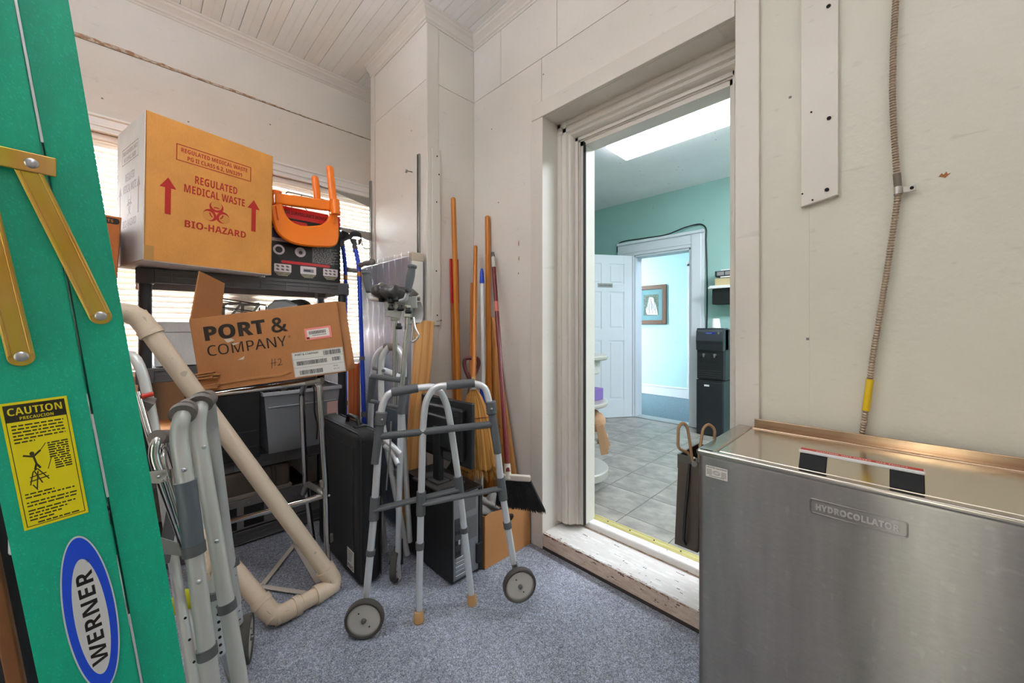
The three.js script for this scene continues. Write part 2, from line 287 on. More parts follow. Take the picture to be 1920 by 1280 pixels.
// doorway in the door wall
{
  const d = struct('door_1'), f = WX - 0.022, zL = -1.283, zR = -0.403;
  const P = (n, g, m = M.trim) => mesh(n, g, m, d);
  P('side_casing', span(f, WX, 0, 2.207, -1.364, zL, 0.003)); P('side_casing', span(f, WX, 0, 2.3, zR, -0.331, 0.003));
  P('head_casing', span(f, WX, 2.2085, 2.288, -1.36, zR - 0.001, 0.003));
  P('jamb_lining', span(WX - 0.004, 1.745, 0.06, 2.235, zL - 0.015, zL, 0.001)); P('jamb_lining', span(WX - 0.004, 1.745, 0.06, 2.235, zR, zR + 0.012, 0.001)); P('head_lining', span(WX - 0.004, 1.745, 2.207, 2.222, zL, zR, 0.001));
  // old moulded casing standing back in the reveal: profile across its width [inwards from the lining, depth]
  const prof = [[0, 1.745], [0, 1.6], [0.022, 1.6], [0.026, 1.606], [0.032, 1.606], [0.036, 1.598], [0.058, 1.598], [0.064, 1.61], [0.07, 1.607], [0.078, 1.612], [0.084, 1.624], [0.088, 1.64], [0.104, 1.64], [0.104, 1.65], [0.11, 1.65], [0.11, 1.655], [0.132, 1.655], [0.132, 1.745]];
  const side = (s, z, w) => { const g = extrude(prof.map(([a, x]) => [x, a * w]), 2.1).rotateX(-Math.PI / 2); /* x stays, outline y -> -z, depth -> y */ if (s > 0) { g.scale(1, 1, -1); const p = g.attributes.position, q = p.array; for (let i = 0; i < q.length; i += 9) for (let k = 0; k < 3; k++) { const t = q[i + 3 + k]; q[i + 3 + k] = q[i + 6 + k]; q[i + 6 + k] = t; } g.computeVertexNormals(); } return g.translate(0, 0.105, z); };
  P('moulded_casing', side(1, zL, 1)); P('moulded_casing', side(-1, zR, 0.5));
  const hd = extrude(prof.map(([a, x]) => [x, 2.207 - a]).reverse(), zR - zL).translate(0, 0, zL); P('moulded_head', hd);
  P('door_stop', span(1.655, 1.745, 0.11, 2.09, zL + 0.13, zL + 0.136)); P('seal_strip', span(1.64, 1.66, 0.11, 2.085, zL + 0.1365, zL + 0.1405), M.dark);
  // worn white step, sill and brass strip
  const worn = std(0xffffff, 0.55, 0, { map: tex(1024, 512, (u, v, x, y) => { const e = vn(u * 50, v * 24, 50, 24, 4) + 0.5 * vn(u * 170, v * 90, 170, 90, 5), k = 0.94 + 0.08 * fbm(u, v, 8, 8, 4, 6); return e > 1.31 ? rgb(104, 96, 90) : mul(rgb(236, 231, 226), k); }, [0.7, 0.4], true), bumpMap: bumpFine, bumpScale: 0.001 });
  P('step', span(1.486, 1.7, 0.012, 0.08, -1.296, -0.36, 0.004, 2), worn);
  const chips = (x, w, h, y0, yj, n, c) => { for (let i = 0; i < n; i++) { const px = rnd() * w, l = 6 + rnd() * rnd() * 70, t = 3 + rnd() * 9, y = y0 + (rnd() - 0.5) * yj; x.fillStyle = c[Math.floor(rnd() * c.length)]; x.beginPath(); x.moveTo(px, y); for (let k = 0; k <= 5; k++) x.lineTo(px + l * k / 5, y - t * rnd()); for (let k = 5; k >= 0; k--) x.lineTo(px + l * k / 5, y + t * rnd()); x.fill(); } };
  const riser = print(1800, 140, (x, w, h) => { x.fillStyle = '#d9c3b2'; x.fillRect(0, 0, w, h); for (let i = 0; i < 400; i++) { x.fillStyle = ['rgba(190,160,140,0.25)', 'rgba(235,220,208,0.3)'][i % 2]; x.fillRect(rnd() * w, rnd() * h, 20 + rnd() * 80, 4 + rnd() * 16); } chips(x, w, h, 6, 14, 90, ['#8c6146', '#5f4635', '#a97d5e']); chips(x, w, h, 60, 90, 24, ['#6b5446', '#7d6150', '#4c4039']); });
  const top = print(1800, 400, (x, w, h) => { x.fillStyle = '#dfdad4'; x.fillRect(0, 0, w, h); for (let i = 0; i < 300; i++) { x.fillStyle = ['rgba(214,206,198,0.3)', 'rgba(245,243,240,0.4)'][i % 2]; x.fillRect(rnd() * w, rnd() * h, 30 + rnd() * 120, 6 + rnd() * 20); } chips(x, w, h, h - 5, 12, 60, ['#8c6146', '#cbb9aa', '#6b5040']); chips(x, w, h, h * 0.55, h * 0.8, 34, ['#6a6664', '#4e4b4a', '#8b847d']); });
  const rg = new THREE.PlaneGeometry(0.936, 0.066).rotateY(-Math.PI / 2).translate(1.4853, 0.0455, -0.828); P('riser_paint', rg, decal(1, 1, riser, 0.6)); const tg2 = new THREE.PlaneGeometry(0.936, 0.208).rotateX(-Math.PI / 2).rotateY(-Math.PI / 2).translate(1.593, 0.0806, -0.828); P('tread_paint', tg2, decal(1, 1, top, 0.55));
  P('kick_strip', span(1.481, 1.5, 0, 0.013, -1.3, -0.36), std(0x3d3532, 0.9));
  P('sill', span(1.688, 1.745, 0.07, 0.113, -1.29, -0.4, 0.008, 2), worn);
  P('sill_shadow_gap', span(1.684, 1.689, 0.078, 0.084, -1.283, -0.403), M.rawWood);
  const brass = std(0xe0d290, 0.42, 0.45, { bumpMap: bumpFine, bumpScale: 0.0003 });
  P('brass_strip', [span(1.737, 1.785, 0.108, 0.1165, -1.28, -0.4, 0.003), span(1.745, 1.748, 0.116, 0.118, -1.28, -0.4), span(1.772, 1.775, 0.116, 0.118, -1.28, -0.4)], brass);
  for (let i = 0; i < 7; i++) mesh('screw', new THREE.CylinderGeometry(0.0035, 0.0035, 0.002, 10).translate(1.76, 0.1175, -1.2 + i * 0.125), M.dark, d);
}
// ------------------------------------------------------------------ fittings on the walls
const holes = (pts, r) => pts.map(([x, y, z]) => new THREE.CylinderGeometry(r, r, 0.002, 12).rotateZ(Math.PI / 2).translate(x, y, z));
{
  const o = thing('batten', 'white painted batten board with dark bolt holes, high on the wall right of the doorway', 'board');
  mesh('board', extrude([[0.219, 2.9], [0.219, 1.505], [0.13, 1.522], [0.129, 2.9]].map(([a, b]) => [a, b]), 0.016, 0.0015).rotateY(Math.PI / 2).translate(1.476, 0, 0), M.trim, o);
  for (const p of [[2.09, -0.152, 0.0055], [1.755, -0.151, 0.0055], [1.543, -0.156, 0.0055], [2.14, -0.193, 0.003], [1.79, -0.193, 0.0025], [1.52, -0.19, 0.0025], [1.545, -0.215, 0.0025]]) mesh('bolt_hole', new THREE.CylinderGeometry(p[2], p[2], 0.003, 14).rotateZ(Math.PI / 2).translate(1.4755, p[0], p[1]), M.dark, o);
  seat(o);
  const b = thing('batten', 'narrow white batten with nail holes on the chimney breast corner, above the broom handles', 'board');
  mesh('board', span(1.184, 1.238, 1.143, 2.14, -1.853, -1.842, 0.002), M.trim, b);
  for (const [x, y] of [[1.215, 2.1], [1.212, 1.84], [1.21, 1.45], [1.216, 1.2], [1.228, 2.0]]) mesh('nail_hole', new THREE.CylinderGeometry(0.004, 0.004, 0.003, 10).rotateX(Math.PI / 2).translate(x, y, -1.8415), M.dark, b);
  mesh('nail', [rod([1.213, 1.165, -1.845], [1.222, 1.17, -1.815], 0.002), rod([1.222, 1.17, -1.815], [1.2235, 1.171, -1.812], 0.005)], M.zinc, b); seat(b);
  const n = mesh('nail', [rod([1.16, 2.044, -2.013], [1.118, 2.04, -2.013], 0.003), rod([1.12, 2.045, -2.013], [1.118, 2.03, -2.013], 0.006)], M.steelDark); tag(n, 'single bent nail sticking out of the chimney breast beside a slotted strip', 'nail');
  // slotted shelf standards and brackets
  const std2 = (label, x, z, y0, y1) => { const s = thing('shelf_standard', label, 'shelf standard'); mesh('channel', [span(x - 0.012, x, y0, y1, z - 0.002, z + 0.002), span(x - 0.012, x, y0, y1, z + 0.013, z + 0.017), span(x - 0.003, x, y0, y1, z, z + 0.015)], M.zinc, s); const q = []; for (let y = y0 + 0.02; y < y1 - 0.01; y += 0.025) q.push(span(x - 0.0036, x - 0.0028, y, y + 0.014, z + 0.005, z + 0.01)); tag(mesh('slots', q, M.dark, s), 'column of narrow dark slots', null, null, 'stuff'); return seat(s); };
  std2('slotted metal strip on the window edge of the chimney breast, carrying two brackets', 1.148, -2.548, 1.38, 2.13);
  std2('slotted metal strip near the front corner of the chimney breast, carrying no bracket', 1.156, -1.938, 1.478, 2.12);
  const br = (label, y) => { const b = mesh('shelf_bracket', extrude([[0, 0.045], [-0.24, 0.045], [-0.246, 0.05], [-0.25, 0.045], [-0.245, 0.037], [-0.02, -0.01], [0, -0.012]], 0.004, 0.0008).translate(1.137, y, -2.542), M.zinc); return tag(b, label, 'bracket', null); };
  br('upper grey metal shelf bracket in front of the blinds, beside the chimney breast', 1.965); br('lower grey metal shelf bracket, just above the crutch cuffs', 1.735);
  const hk = mesh('wire_hook', wire([[1.135, 1.67, -2.53], [1.1, 1.66, -2.52], [1.08, 1.665, -2.51], [1.065, 1.69, -2.5], [1.07, 1.7, -2.5]], 0.003), M.steelDark); tag(hk, 'bent wire hook under the lower shelf bracket', 'hook');
}
// armoured cable
{
  const o = thing('electrical_conduit', 'flexible ribbed metal conduit running down the right wall behind the steel tank', 'conduit');
  const pts = [[1.475, 2.9, 0.01], [1.475, 2.3, 0.004], [1.475, 2.024, -0.01], [1.475, 1.882, -0.015], [1.475, 1.736, -0.016], [1.475, 1.543, -0.008], [1.475, 1.503, -0.006], [1.475, 1.399, -0.015], [1.475, 1.21, -0.036], [1.475, 1.061, -0.054], [1.475, 0.947, -0.065], [1.475, 0.878, -0.072], [1.475, 0.75, -0.085], [1.475, 0.55, -0.09]].map(V);
  const c = new THREE.CatmullRomCurve3(pts, false, 'centripetal'), N = 1800, g = new THREE.TubeGeometry(c, N, 0.0064, 10, false), p = g.attributes.position, q = new THREE.Vector3();
  for (let i = 0; i <= N; i++) { const ctr = c.getPointAt(i / N), k = 1 + 0.2 * Math.sin(i / N * c.getLength() / 0.0075 * 6.283); for (let j = 0; j <= 10; j++) { const n = i * 11 + j; q.fromBufferAttribute(p, n).sub(ctr).multiplyScalar(k).add(ctr); p.setXYZ(n, q.x, q.y, q.z); } }
  g.computeVertexNormals(); mesh('ribbed_sheath', g, std(0xa5937f, 0.4, 0.6), o);
  const sub = (a, b, r, m, n) => mesh(n, new THREE.TubeGeometry(new THREE.CatmullRomCurve3([0, 0.5, 1].map((t) => c.getPointAt(a + (b - a) * t))), 12, r, 12, false), m, o);
  const at = (y) => { let lo = 0, hi = 1; for (let i = 0; i < 40; i++) { const m = (lo + hi) / 2; if (c.getPointAt(m).y > y) lo = m; else hi = m; } return lo; };
  sub(at(0.985), at(0.895), 0.0083, std(0xd8b410, 0.5), 'yellow_tape'); sub(at(1.548), at(1.512), 0.0081, std(0x6b6156, 0.6), 'grey_tape');
  const k = mesh('clamp', [sub(at(1.512), at(1.492), 0.0088, M.zinc, 'clamp_ring').geometry.clone(), span(1.474, 1.478, 1.494, 1.51, 0.003, 0.028, 0.0015)], std(0xc9c7c0, 0.3, 0.9), o);
  o.remove(o.children.find((m) => m.name === 'clamp_ring')); mesh('clamp_screw', new THREE.CylinderGeometry(0.004, 0.004, 0.004, 12).rotateZ(Math.PI / 2).translate(1.473, 1.502, 0.02), M.dark, k); seat(o);
}
{ // chips and scuffs in the paint of the right wall
  const o = thing('wall_patch', 'bare brown paint chip on the wall right of the conduit clamp', 'paint chip'); mesh('chip', extrude([[0, 0], [0.006, 0.008], [0.009, 0.003], [0.014, 0.01], [0.016, 0.003], [0.022, 0.004], [0.012, -0.006], [0.006, -0.002]], 0.0012).rotateY(-Math.PI / 2).translate(1.4925, 1.523, 0.068), std(0x9a6238, 0.8), o); seat(o);
}
function ceilingLight(name, L, label) {
  const o = thing(name, label, 'ceiling light'), [w, d] = L.size, [x, y, z] = L.at, h = name === 'x' ? 0 : 0.075;
  const glow = std(0xffffff, 0.5, 0, { emissive: L.color, emissiveIntensity: L.glow || 5 });
  mesh('housing', box(w + 0.004, 0.03, d + 0.004, 0, 0.02, 0, 0.003), M.white, o); mesh('diffuser', box(w, 0.055, d, 0, -0.022, 0, 0.012, 2), glow, o);
  o.position.set(x, y, z); o.rotation.y = L.turn;
  const a = new THREE.RectAreaLight(L.color, L.light, w, d); a.position.set(x, y - 0.056, z); a.rotation.order = 'YXZ'; a.rotation.set(-Math.PI / 2, L.turn, 0); scene.add(a);
  if (L.up) {                                                    // hung on two rods, open above
    for (const s of [-0.4, 0.4]) mesh('hanger', rod([s, 0.035, 0], [s, L.drop, 0], 0.005), M.zinc, o);
    mesh('upper_lens', box(w - 0.02, 0.01, d - 0.02, 0, 0.04, 0, 0.004), glow, o);
    const u = new THREE.RectAreaLight(L.color, L.up, w, d); u.position.set(x, y + 0.052, z); u.rotation.order = 'YXZ'; u.rotation.set(Math.PI / 2, L.turn, 0); scene.add(u);
  } return o;
}
ceilingLight('ceiling_light', LAMPS.store, 'fluorescent ceiling fitting in the store room behind the viewer');
ceilingLight('ceiling_light', LAMPS.store2, 'second fluorescent ceiling fitting in the store room, above the steel tank');
// ------------------------------------------------------------------ green fibreglass step ladder, close by on the left
{
  const o = thing('step_ladder', 'folded green fibreglass step ladder with yellow caution label, in front of everything on the left', 'ladder');
  const green = std(0xffffff, 0.42, 0, { map: tex(512, 512, (u, v, x, y) => { const k = 0.95 + 0.08 * fbm(u, v, 30, 12, 3, 3), s = Math.max(0, vn(u * 110 + v * 30, v * 60, 140, 60, 8) - 0.72) * 0.3; return [0.02 + s * 0.5, (0.69 + s) * k, (0.555 + s) * k]; }, [0.12, 0.12], true), bumpMap: bumpFine, bumpScale: 0.0004 });
  const gold = phy(0xffffff, 0.3, 0.95, { map: tex(64, 256, (u, v) => { const h = fbm(u, v, 2, 3, 3, 5), t = fbm(u, v, 3, 2, 2, 9); return [0.78 + 0.12 * (h - 0.5), 0.62 + 0.16 * (t - 0.5), 0.36 + 0.3 * (h - 0.5)]; }, [0.05, 0.2], true) });
  // local frame: x along the rail's width, y up, z towards the viewer; the rails lean
  const lean = (x, y) => x - 0.122 * (y - 0.9);
  const railGeo = (x0, x1, zF, th, y0, y1, dx0 = 0, dx1 = 0) => { // channel: web facing +z with two flanges behind it
    const seg = (a0, a1, z0, z1) => { const g = new RoundedBoxGeometry(1, 1, 1, 2, 0.06); const p = g.attributes.position; for (let i = 0; i < p.count; i++) { const t = p.getY(i) + 0.5, y = y0 + (y1 - y0) * t, k = p.getX(i) + 0.5; p.setXYZ(i, lean(a0 + (a1 - a0) * k + dx0 + (dx1 - dx0) * t, y), y, z0 + (z1 - z0) * (p.getZ(i) + 0.5)); } g.computeVertexNormals(); return metric(g); };
    return [seg(x0, x1, zF - 0.005, zF), seg(x0, x0 + 0.005, zF - th, zF - 0.002), seg(x1 - 0.005, x1, zF - th, zF - 0.002)];
  };
  const Y1 = 2.1;
  for (const [zF, s] of [[0, 1], [-0.36, -1]]) {
    const th = s > 0 ? 0.03 : -0.03;
    mesh('front_rail', railGeo(-0.094, -0.0225, zF, th, 0.02, Y1, 0, 0), green, o);
    mesh('rear_rail', railGeo(-0.0195, 0.0185, zF - 0.003 * s, th, 0.02, Y1 - 0.05), green, o);
    for (const [a, b] of [[-0.094, -0.0225], [-0.0195, 0.0185]]) mesh('foot', (() => { const g = box(b - a + 0.006, 0.06, 0.045, lean((a + b) / 2, 0.03), 0.03, zF - th / 2, 0.004); return g; })(), M.rubber, o);
  }
  for (let i = 0; i < 6; i++) { const y = 0.3 + i * 0.3; const t = mesh('tread', box(0.075, 0.022, 0.34, lean(-0.058, y), y, -0.18, 0.003), M.alu, o); t.rotation.z = 0; mesh('rear_rung', box(0.022, 0.03, 0.34, lean(-0.001, y + 0.1), y + 0.1, -0.18, 0.003), M.alu, o); }
  mesh('top_cap', box(0.15, 0.05, 0.42, lean(-0.04, Y1), Y1 + 0.025, -0.18, 0.01), std(0x1f8f6c, 0.5), o);
  // silver weather strip in the gap between the rails
  for (const [y0, y1] of [[0.5, 0.78], [0.93, 1.03], [1.33, 1.5]]) mesh('rail_edge', bar([lean(-0.0205, y0), y0, -0.001], [lean(-0.021, y1), y1, -0.001], 0.0022, 0.004, [0, 0, 1], 0.0005), M.alu, o);
  // gilt spreader braces
  const flat = (a, b, w, z, n) => {
    const L = Math.hypot(b[0] - a[0], b[1] - a[1]), pr = []; for (let i = 0; i <= 12; i++) { const t = Math.PI * i / 12; pr.push([Math.cos(t) * w / 2, L / 2 + Math.sin(t) * w / 2]); } for (let i = 0; i <= 12; i++) { const t = Math.PI + Math.PI * i / 12; pr.push([Math.cos(t) * w / 2, -L / 2 + Math.sin(t) * w / 2]); }
    const plate = extrude(pr, 0.002, 0.0006), ribs = [-1, 1].map((s) => box(w * 0.16, L * 0.98, 0.0035, s * w * 0.38, 0, 0.002, 0.001));
    const g = merge([plate, ...ribs]); g.rotateZ(Math.atan2(b[1] - a[1], b[0] - a[0]) - Math.PI / 2).translate((a[0] + b[0]) / 2, (a[1] + b[1]) / 2, z); return mesh(n, g, gold, o);
  };
  const riv = (x, y, z, p) => mesh('rivet', lathe([[0, 0.0022], [0.003, 0.002], [0.0048, 0.001], [0.0052, 0]], 18).rotateX(Math.PI / 2).translate(x, y, z), M.rivet, p || o);
  const plate = mesh('hinge_plate', box(0.06, 0.0205, 0.0025, -0.0935, 1.3035, 0.0075, 0.003, 2), gold, o); riv(-0.0805, 1.3025, 0.009, plate); plate.geometry.translate(0, 0, 0);
  riv(-0.0305, 1.1435, 0.007, flat([-0.083, 1.297], [-0.0305, 1.143], 0.0185, 0.0045, 'spreader_brace'));
  riv(-0.087, 1.1, 0.0075, flat([-0.116, 1.29], [-0.087, 1.099], 0.0185, 0.0045, 'spreader_brace'));
  // caution label
  const lab = print(420, 1000, (x, w, h) => {
    x.fillStyle = '#f6e60a'; x.fillRect(0, 0, w, h); x.strokeStyle = '#2c2a10'; x.lineWidth = 5; x.strokeRect(22, 22, w - 44, h - 44);
    x.fillStyle = '#241f0c'; x.fillRect(22, 22, w - 44, 130); x.fillStyle = '#e9d80c'; x.font = 'bold 78px sans-serif'; x.textAlign = 'center'; x.fillText('CAUTION', w / 2, 100); x.font = 'bold 34px sans-serif'; x.fillText('PRECAUCION', w / 2, 140);
    x.fillStyle = '#2c2a10'; x.textAlign = 'left';
    const line = (y, a, b) => { let p = a; while (p < b) { const l = 14 + rnd() * 42; x.fillRect(p, y, Math.min(l, b - p), 11); p += l + 9; } };
    for (let i = 0; i < 6; i++) line(178 + i * 26, 46, w - 50 - (i === 5 ? 200 : 0)); for (let i = 0; i < 12; i++) line(350 + i * 19, 240 + (i > 6 ? 24 : 0), w - 46);
    x.lineWidth = 8; const ln = (...p) => { x.beginPath(); x.moveTo(p[0], p[1]); for (let i = 2; i < p.length; i += 2) x.lineTo(p[i], p[i + 1]); x.stroke(); };
    ln(120, 560, 90, 660); ln(130, 560, 165, 660); ln(150, 540, 210, 640); ln(95, 600, 200, 585); ln(90, 632, 212, 615); ln(120, 560, 150, 540); ln(105, 660, 125, 700, 150, 560);
    x.lineWidth = 14; ln(140, 430, 150, 500); ln(150, 500, 135, 545); ln(150, 500, 170, 540); ln(140, 440, 80, 420); ln(140, 440, 190, 400); x.beginPath(); x.arc(135, 415, 15, 0, 7); x.fill(); x.lineWidth = 5; ln(230, 350, 190, 400); ln(250, 470, 215, 560);
    for (let i = 0; i < 2; i++) line(720 + i * 26, 46, w - 60 - 130 * (1 - i)); for (let i = 0; i < 2; i++) line(788 + i * 26, 46, w - 50); for (let i = 0; i < 4; i++) line(852 + i * 25, 46, w - 70 - i * 50); line(956, 90, w - 60);
  });
  const shear = (w, h, x, y, z, m, n) => { const g = new THREE.PlaneGeometry(w, h, 1, 4), p = g.attributes.position; for (let i = 0; i < p.count; i++) p.setXYZ(i, x + p.getX(i) - 0.122 * p.getY(i), y + p.getY(i) + 0.06 * p.getX(i), z); g.computeVertexNormals(); return mesh(n, g, m, o); };
  tag(shear(0.0455, 0.136, -0.0705, 0.985, 0.0008, decal(1, 1, lab, 0.45), 'caution_label'), 'yellow caution label');
  const oval = print(480, 1500, (x, w, h) => {
    x.clearRect(0, 0, w, h); const el = (rx, ry, cy, c) => { x.fillStyle = c; x.beginPath(); x.ellipse(w / 2, h / 2 + cy, rx, ry, 0, 0, 7); x.fill(); };
    el(238, 748, 0, '#dfe3e8'); el(222, 730, 0, '#1148d6'); el(150, 560, 30, '#e6e6e6');
    x.save(); x.translate(w / 2, h / 2 + 40); x.rotate(-Math.PI / 2); x.fillStyle = '#17130f'; x.textAlign = 'center'; x.textBaseline = 'middle'; x.font = 'bold 230px sans-serif'; const m = x.measureText('WERNER').width; x.scale(900 / m, 0.92); x.fillText('WERNER', 0, 4); x.restore(); x.font = '44px sans-serif'; x.fillStyle = '#333'; x.fillText('®', w / 2 + 40, 270);
  });
  shear(0.0405, 0.19, -0.0375, 0.8, 0.0008, inkMat(oval, 0.4), 'maker_badge');
  o.position.set(0, 0, -0.66); o.rotation.y = 8 * Math.PI / 180; seat(o);
  // brown board and black plastic behind the ladder's foot
  const b = thing('wooden_strip', 'brown wooden strip leaning upright along the left edge of the green ladder', 'board'); mesh('strip', bar([-0.018, 0.004, -0.735], [-0.159, 1.2, -0.735], 0.013, 0.012, [0, 0, 1]), std(0x7c4a26, 0.7), b); seat(b);
  const bag = new THREE.SphereGeometry(1, 40, 30), bp = bag.attributes.position; for (let i = 0; i < bp.count; i++) { const u = bp.getX(i), v = bp.getY(i), w = bp.getZ(i), k = 1 + 0.25 * (fbm(u * 0.5 + 0.5, w * 0.5 + 0.5, 4, 4, 3, 5) - 0.5) + 0.1 * Math.sin(u * 9 + w * 7); bp.setXYZ(i, u * 0.3 * k - 0.42, Math.max(-0.98, v) * 0.5 * k + 0.492, w * 0.19 * k - 1.33); } bag.computeVertexNormals();
  tag(mesh('plastic_bag', bag, std(0x141210, 0.35)), 'bulging black plastic bag on the carpet behind the brown wooden strip', 'bag');
}
// ------------------------------------------------------------------ walking frames folded together behind the ladder
const ring = (a, b, r, rIn) => rod(a, b, r, r, 18);
const mix = (a, b, t) => [0, 1, 2].map((i) => a[i] + (b[i] - a[i]) * t);
function pegHoles(parent, a, b, r, n, toward) { for (let i = 0; i < n; i++) { const p = mix(a, b, (i + 0.5) / n), d = V(toward).sub(V(p)).setY(0).normalize(), q = V(p).add(d.clone().multiplyScalar(r * 0.96)); mesh('peg_hole', new THREE.CylinderGeometry(0.0035, 0.0035, 0.002, 10).applyQuaternion(new THREE.Quaternion().setFromUnitVectors(new THREE.Vector3(0, 1, 0), d)).translate(q.x, q.y, q.z), M.dark, parent); } }
function wheel(parent, c, axis, r, w = 0.024) {
  const q = new THREE.Quaternion().setFromUnitVectors(new THREE.Vector3(0, 1, 0), V(axis).normalize()), put = (g) => g.applyQuaternion(q).translate(...c);
  const t = mesh('wheel', put(lathe([[r * 0.86, -w / 2], [r * 0.96, -w / 2], [r, -w * 0.32], [r, w * 0.32], [r * 0.96, w / 2], [r * 0.86, w / 2], [r * 0.84, 0], [r * 0.86, -w / 2]], 44)), M.tyre, parent);
  mesh('hub', put(lathe([[0, -w * 0.36], [r * 0.2, -w * 0.36], [r * 0.24, -w * 0.28], [r * 0.72, -w * 0.28], [r * 0.87, -w * 0.42], [r * 0.87, w * 0.42], [r * 0.72, w * 0.28], [r * 0.24, w * 0.28], [r * 0.2, w * 0.4], [0, w * 0.4]], 44)), M.hub, t);
  mesh('axle_bolt', put(lathe([[0, -w * 0.7], [r * 0.09, -w * 0.7], [r * 0.13, -w * 0.5], [r * 0.13, w * 0.5], [r * 0.09, w * 0.75], [0, w * 0.78]], 16)), M.steelDark, t);
  mesh('valve_pin', [0.45, -0.45].map((k) => put(new THREE.CylinderGeometry(0.0025, 0.0025, w * 0.7, 8).translate(0, 0, r * k))), M.dark, t); return t;
}
const eye = [0, 1.0, 0];
{ // grey walker folded flat, seen end on
  const o = thing('walking_frame', 'folded grey aluminium walker with brown hand grips, right of the green ladder', 'walker'), R = 0.0145;
  const LN = [[0.142, 0.02, -0.897], [0.068, 0.839, -0.992], [0.059, 0.917, -1.008], [0.067, 0.961, -1.007]], LF = [[0.089, 0.944, -1.174], [0.107, 0.876, -1.269], [0.128, 0.652, -1.263], [0.147, 0.459, -1.243]];
  const RN = [[0.2, 0.02, -0.93], [0.105, 0.814, -1.047], [0.094, 0.915, -1.072], [0.102, 0.968, -1.078]], RF = [[0.13, 0.951, -1.232], [0.153, 0.85, -1.364], [0.198, 0.495, -1.46], [0.233, 0.23, -1.523]];
  mesh('side_frame', pipe([...LN, ...LF], R, 0.06, 90, 16), M.aluDull, o); mesh('side_frame', pipe([...RN, ...RF], R, 0.06, 90, 16), M.aluDull, o);
  mesh('hand_grip', pipe([mix(LN[3], LF[0], 0.02), mix(LN[3], LF[0], 0.9)], 0.021, 0.02, 8, 18), M.gripBrown, o); mesh('hand_grip', pipe([mix(RN[3], RF[0], 0.02), mix(RN[3], RF[0], 0.9)], 0.021, 0.02, 8, 18), M.gripBrown, o);
  mesh('grip_collar', rod(mix(LN[3], LN[2], 0.12), mix(LN[3], LF[0], 0.06), 0.0225, 0.0225, 18), M.gripBrown, o); mesh('grip_collar', rod(mix(RN[3], RN[2], 0.12), mix(RN[3], RF[0], 0.06), 0.0225, 0.0225, 18), M.gripBrown, o);
  mesh('sleeve', rod(mix(LN[0], LN[1], 0.825), mix(LN[0], LN[1], 0.985), 0.0178, 0.0178, 18), std(0x5f6870, 0.45), o); mesh('collar', rod(mix(LN[0], LN[1], 0.812), mix(LN[0], LN[1], 0.836), 0.0192, 0.0192, 18), M.grip, o);
  mesh('collar', rod(mix(LN[0], LN[1], 0.57), mix(LN[0], LN[1], 0.593), 0.017, 0.017, 18), M.grip, o); mesh('collar', rod(mix(RN[0], RN[1], 0.64), mix(RN[0], RN[1], 0.663), 0.017, 0.017, 18), M.grip, o);
  for (const p of [[0.066, 0.857, -0.965], [0.084, 0.655, -0.92], [0.102, 0.879, -1.028], [0.12, 0.686, -0.997]]) { const d = V(eye).sub(V(p)).setY(0).normalize(); mesh('screw', new THREE.SphereGeometry(0.0045, 12, 8).translate(p[0], p[1], p[2]), M.rivet, o); }
  const f2 = [0.157, 0.278, -1.248], w2 = [0.254, 0.077, -1.573]; mesh('leg_extension', rod(f2, [0.145, 0.473, -1.245], 0.0125), M.alu, o); mesh('leg_extension', rod(w2, [0.228, 0.272, -1.515], 0.0125), M.alu, o);
  mesh('collar', rod([0.149, 0.434, -1.241], [0.147, 0.451, -1.243], 0.019), M.grip, o); mesh('collar', rod([0.22, 0.371, -1.494], [0.218, 0.395, -1.496], 0.019), M.grip, o);
  pegHoles(o, f2, [0.148, 0.424, -1.242], 0.0125, 7, [0.2, 0, 0]); pegHoles(o, w2, [0.222, 0.361, -1.493], 0.0137, 8, [0.2, 0, 0]);
  mesh('cross_brace', pipe([[0.086, 0.909, -1.177], [0.093, 0.865, -1.114], [0.087, 0.811, -1.12]], 0.014, 0.04, 20), M.aluDull, o); mesh('cross_brace', pipe([[0.123, 0.619, -1.211], [0.122, 0.62, -1.142], [0.114, 0.607, -1.093], [0.099, 0.604, -1.024]], 0.0135, 0.05, 24), M.pvc, o);
  mesh('tip', [rod([0.143, 0, -0.896], [0.14, 0.04, -0.899], 0.02), rod([0.201, 0, -0.93], [0.199, 0.04, -0.93], 0.02)], M.gripBrown, o);
  const wc = [[0.267, 0.104, -1.56][0], 0.073, [0.267, 0.104, -1.56][2]]; wheel(o, wc, [0.95, 0, 0.3], 0.073, 0.03); mesh('wheel_axle', rod(wc, w2, 0.006), M.rivet, o); seat(o);
}
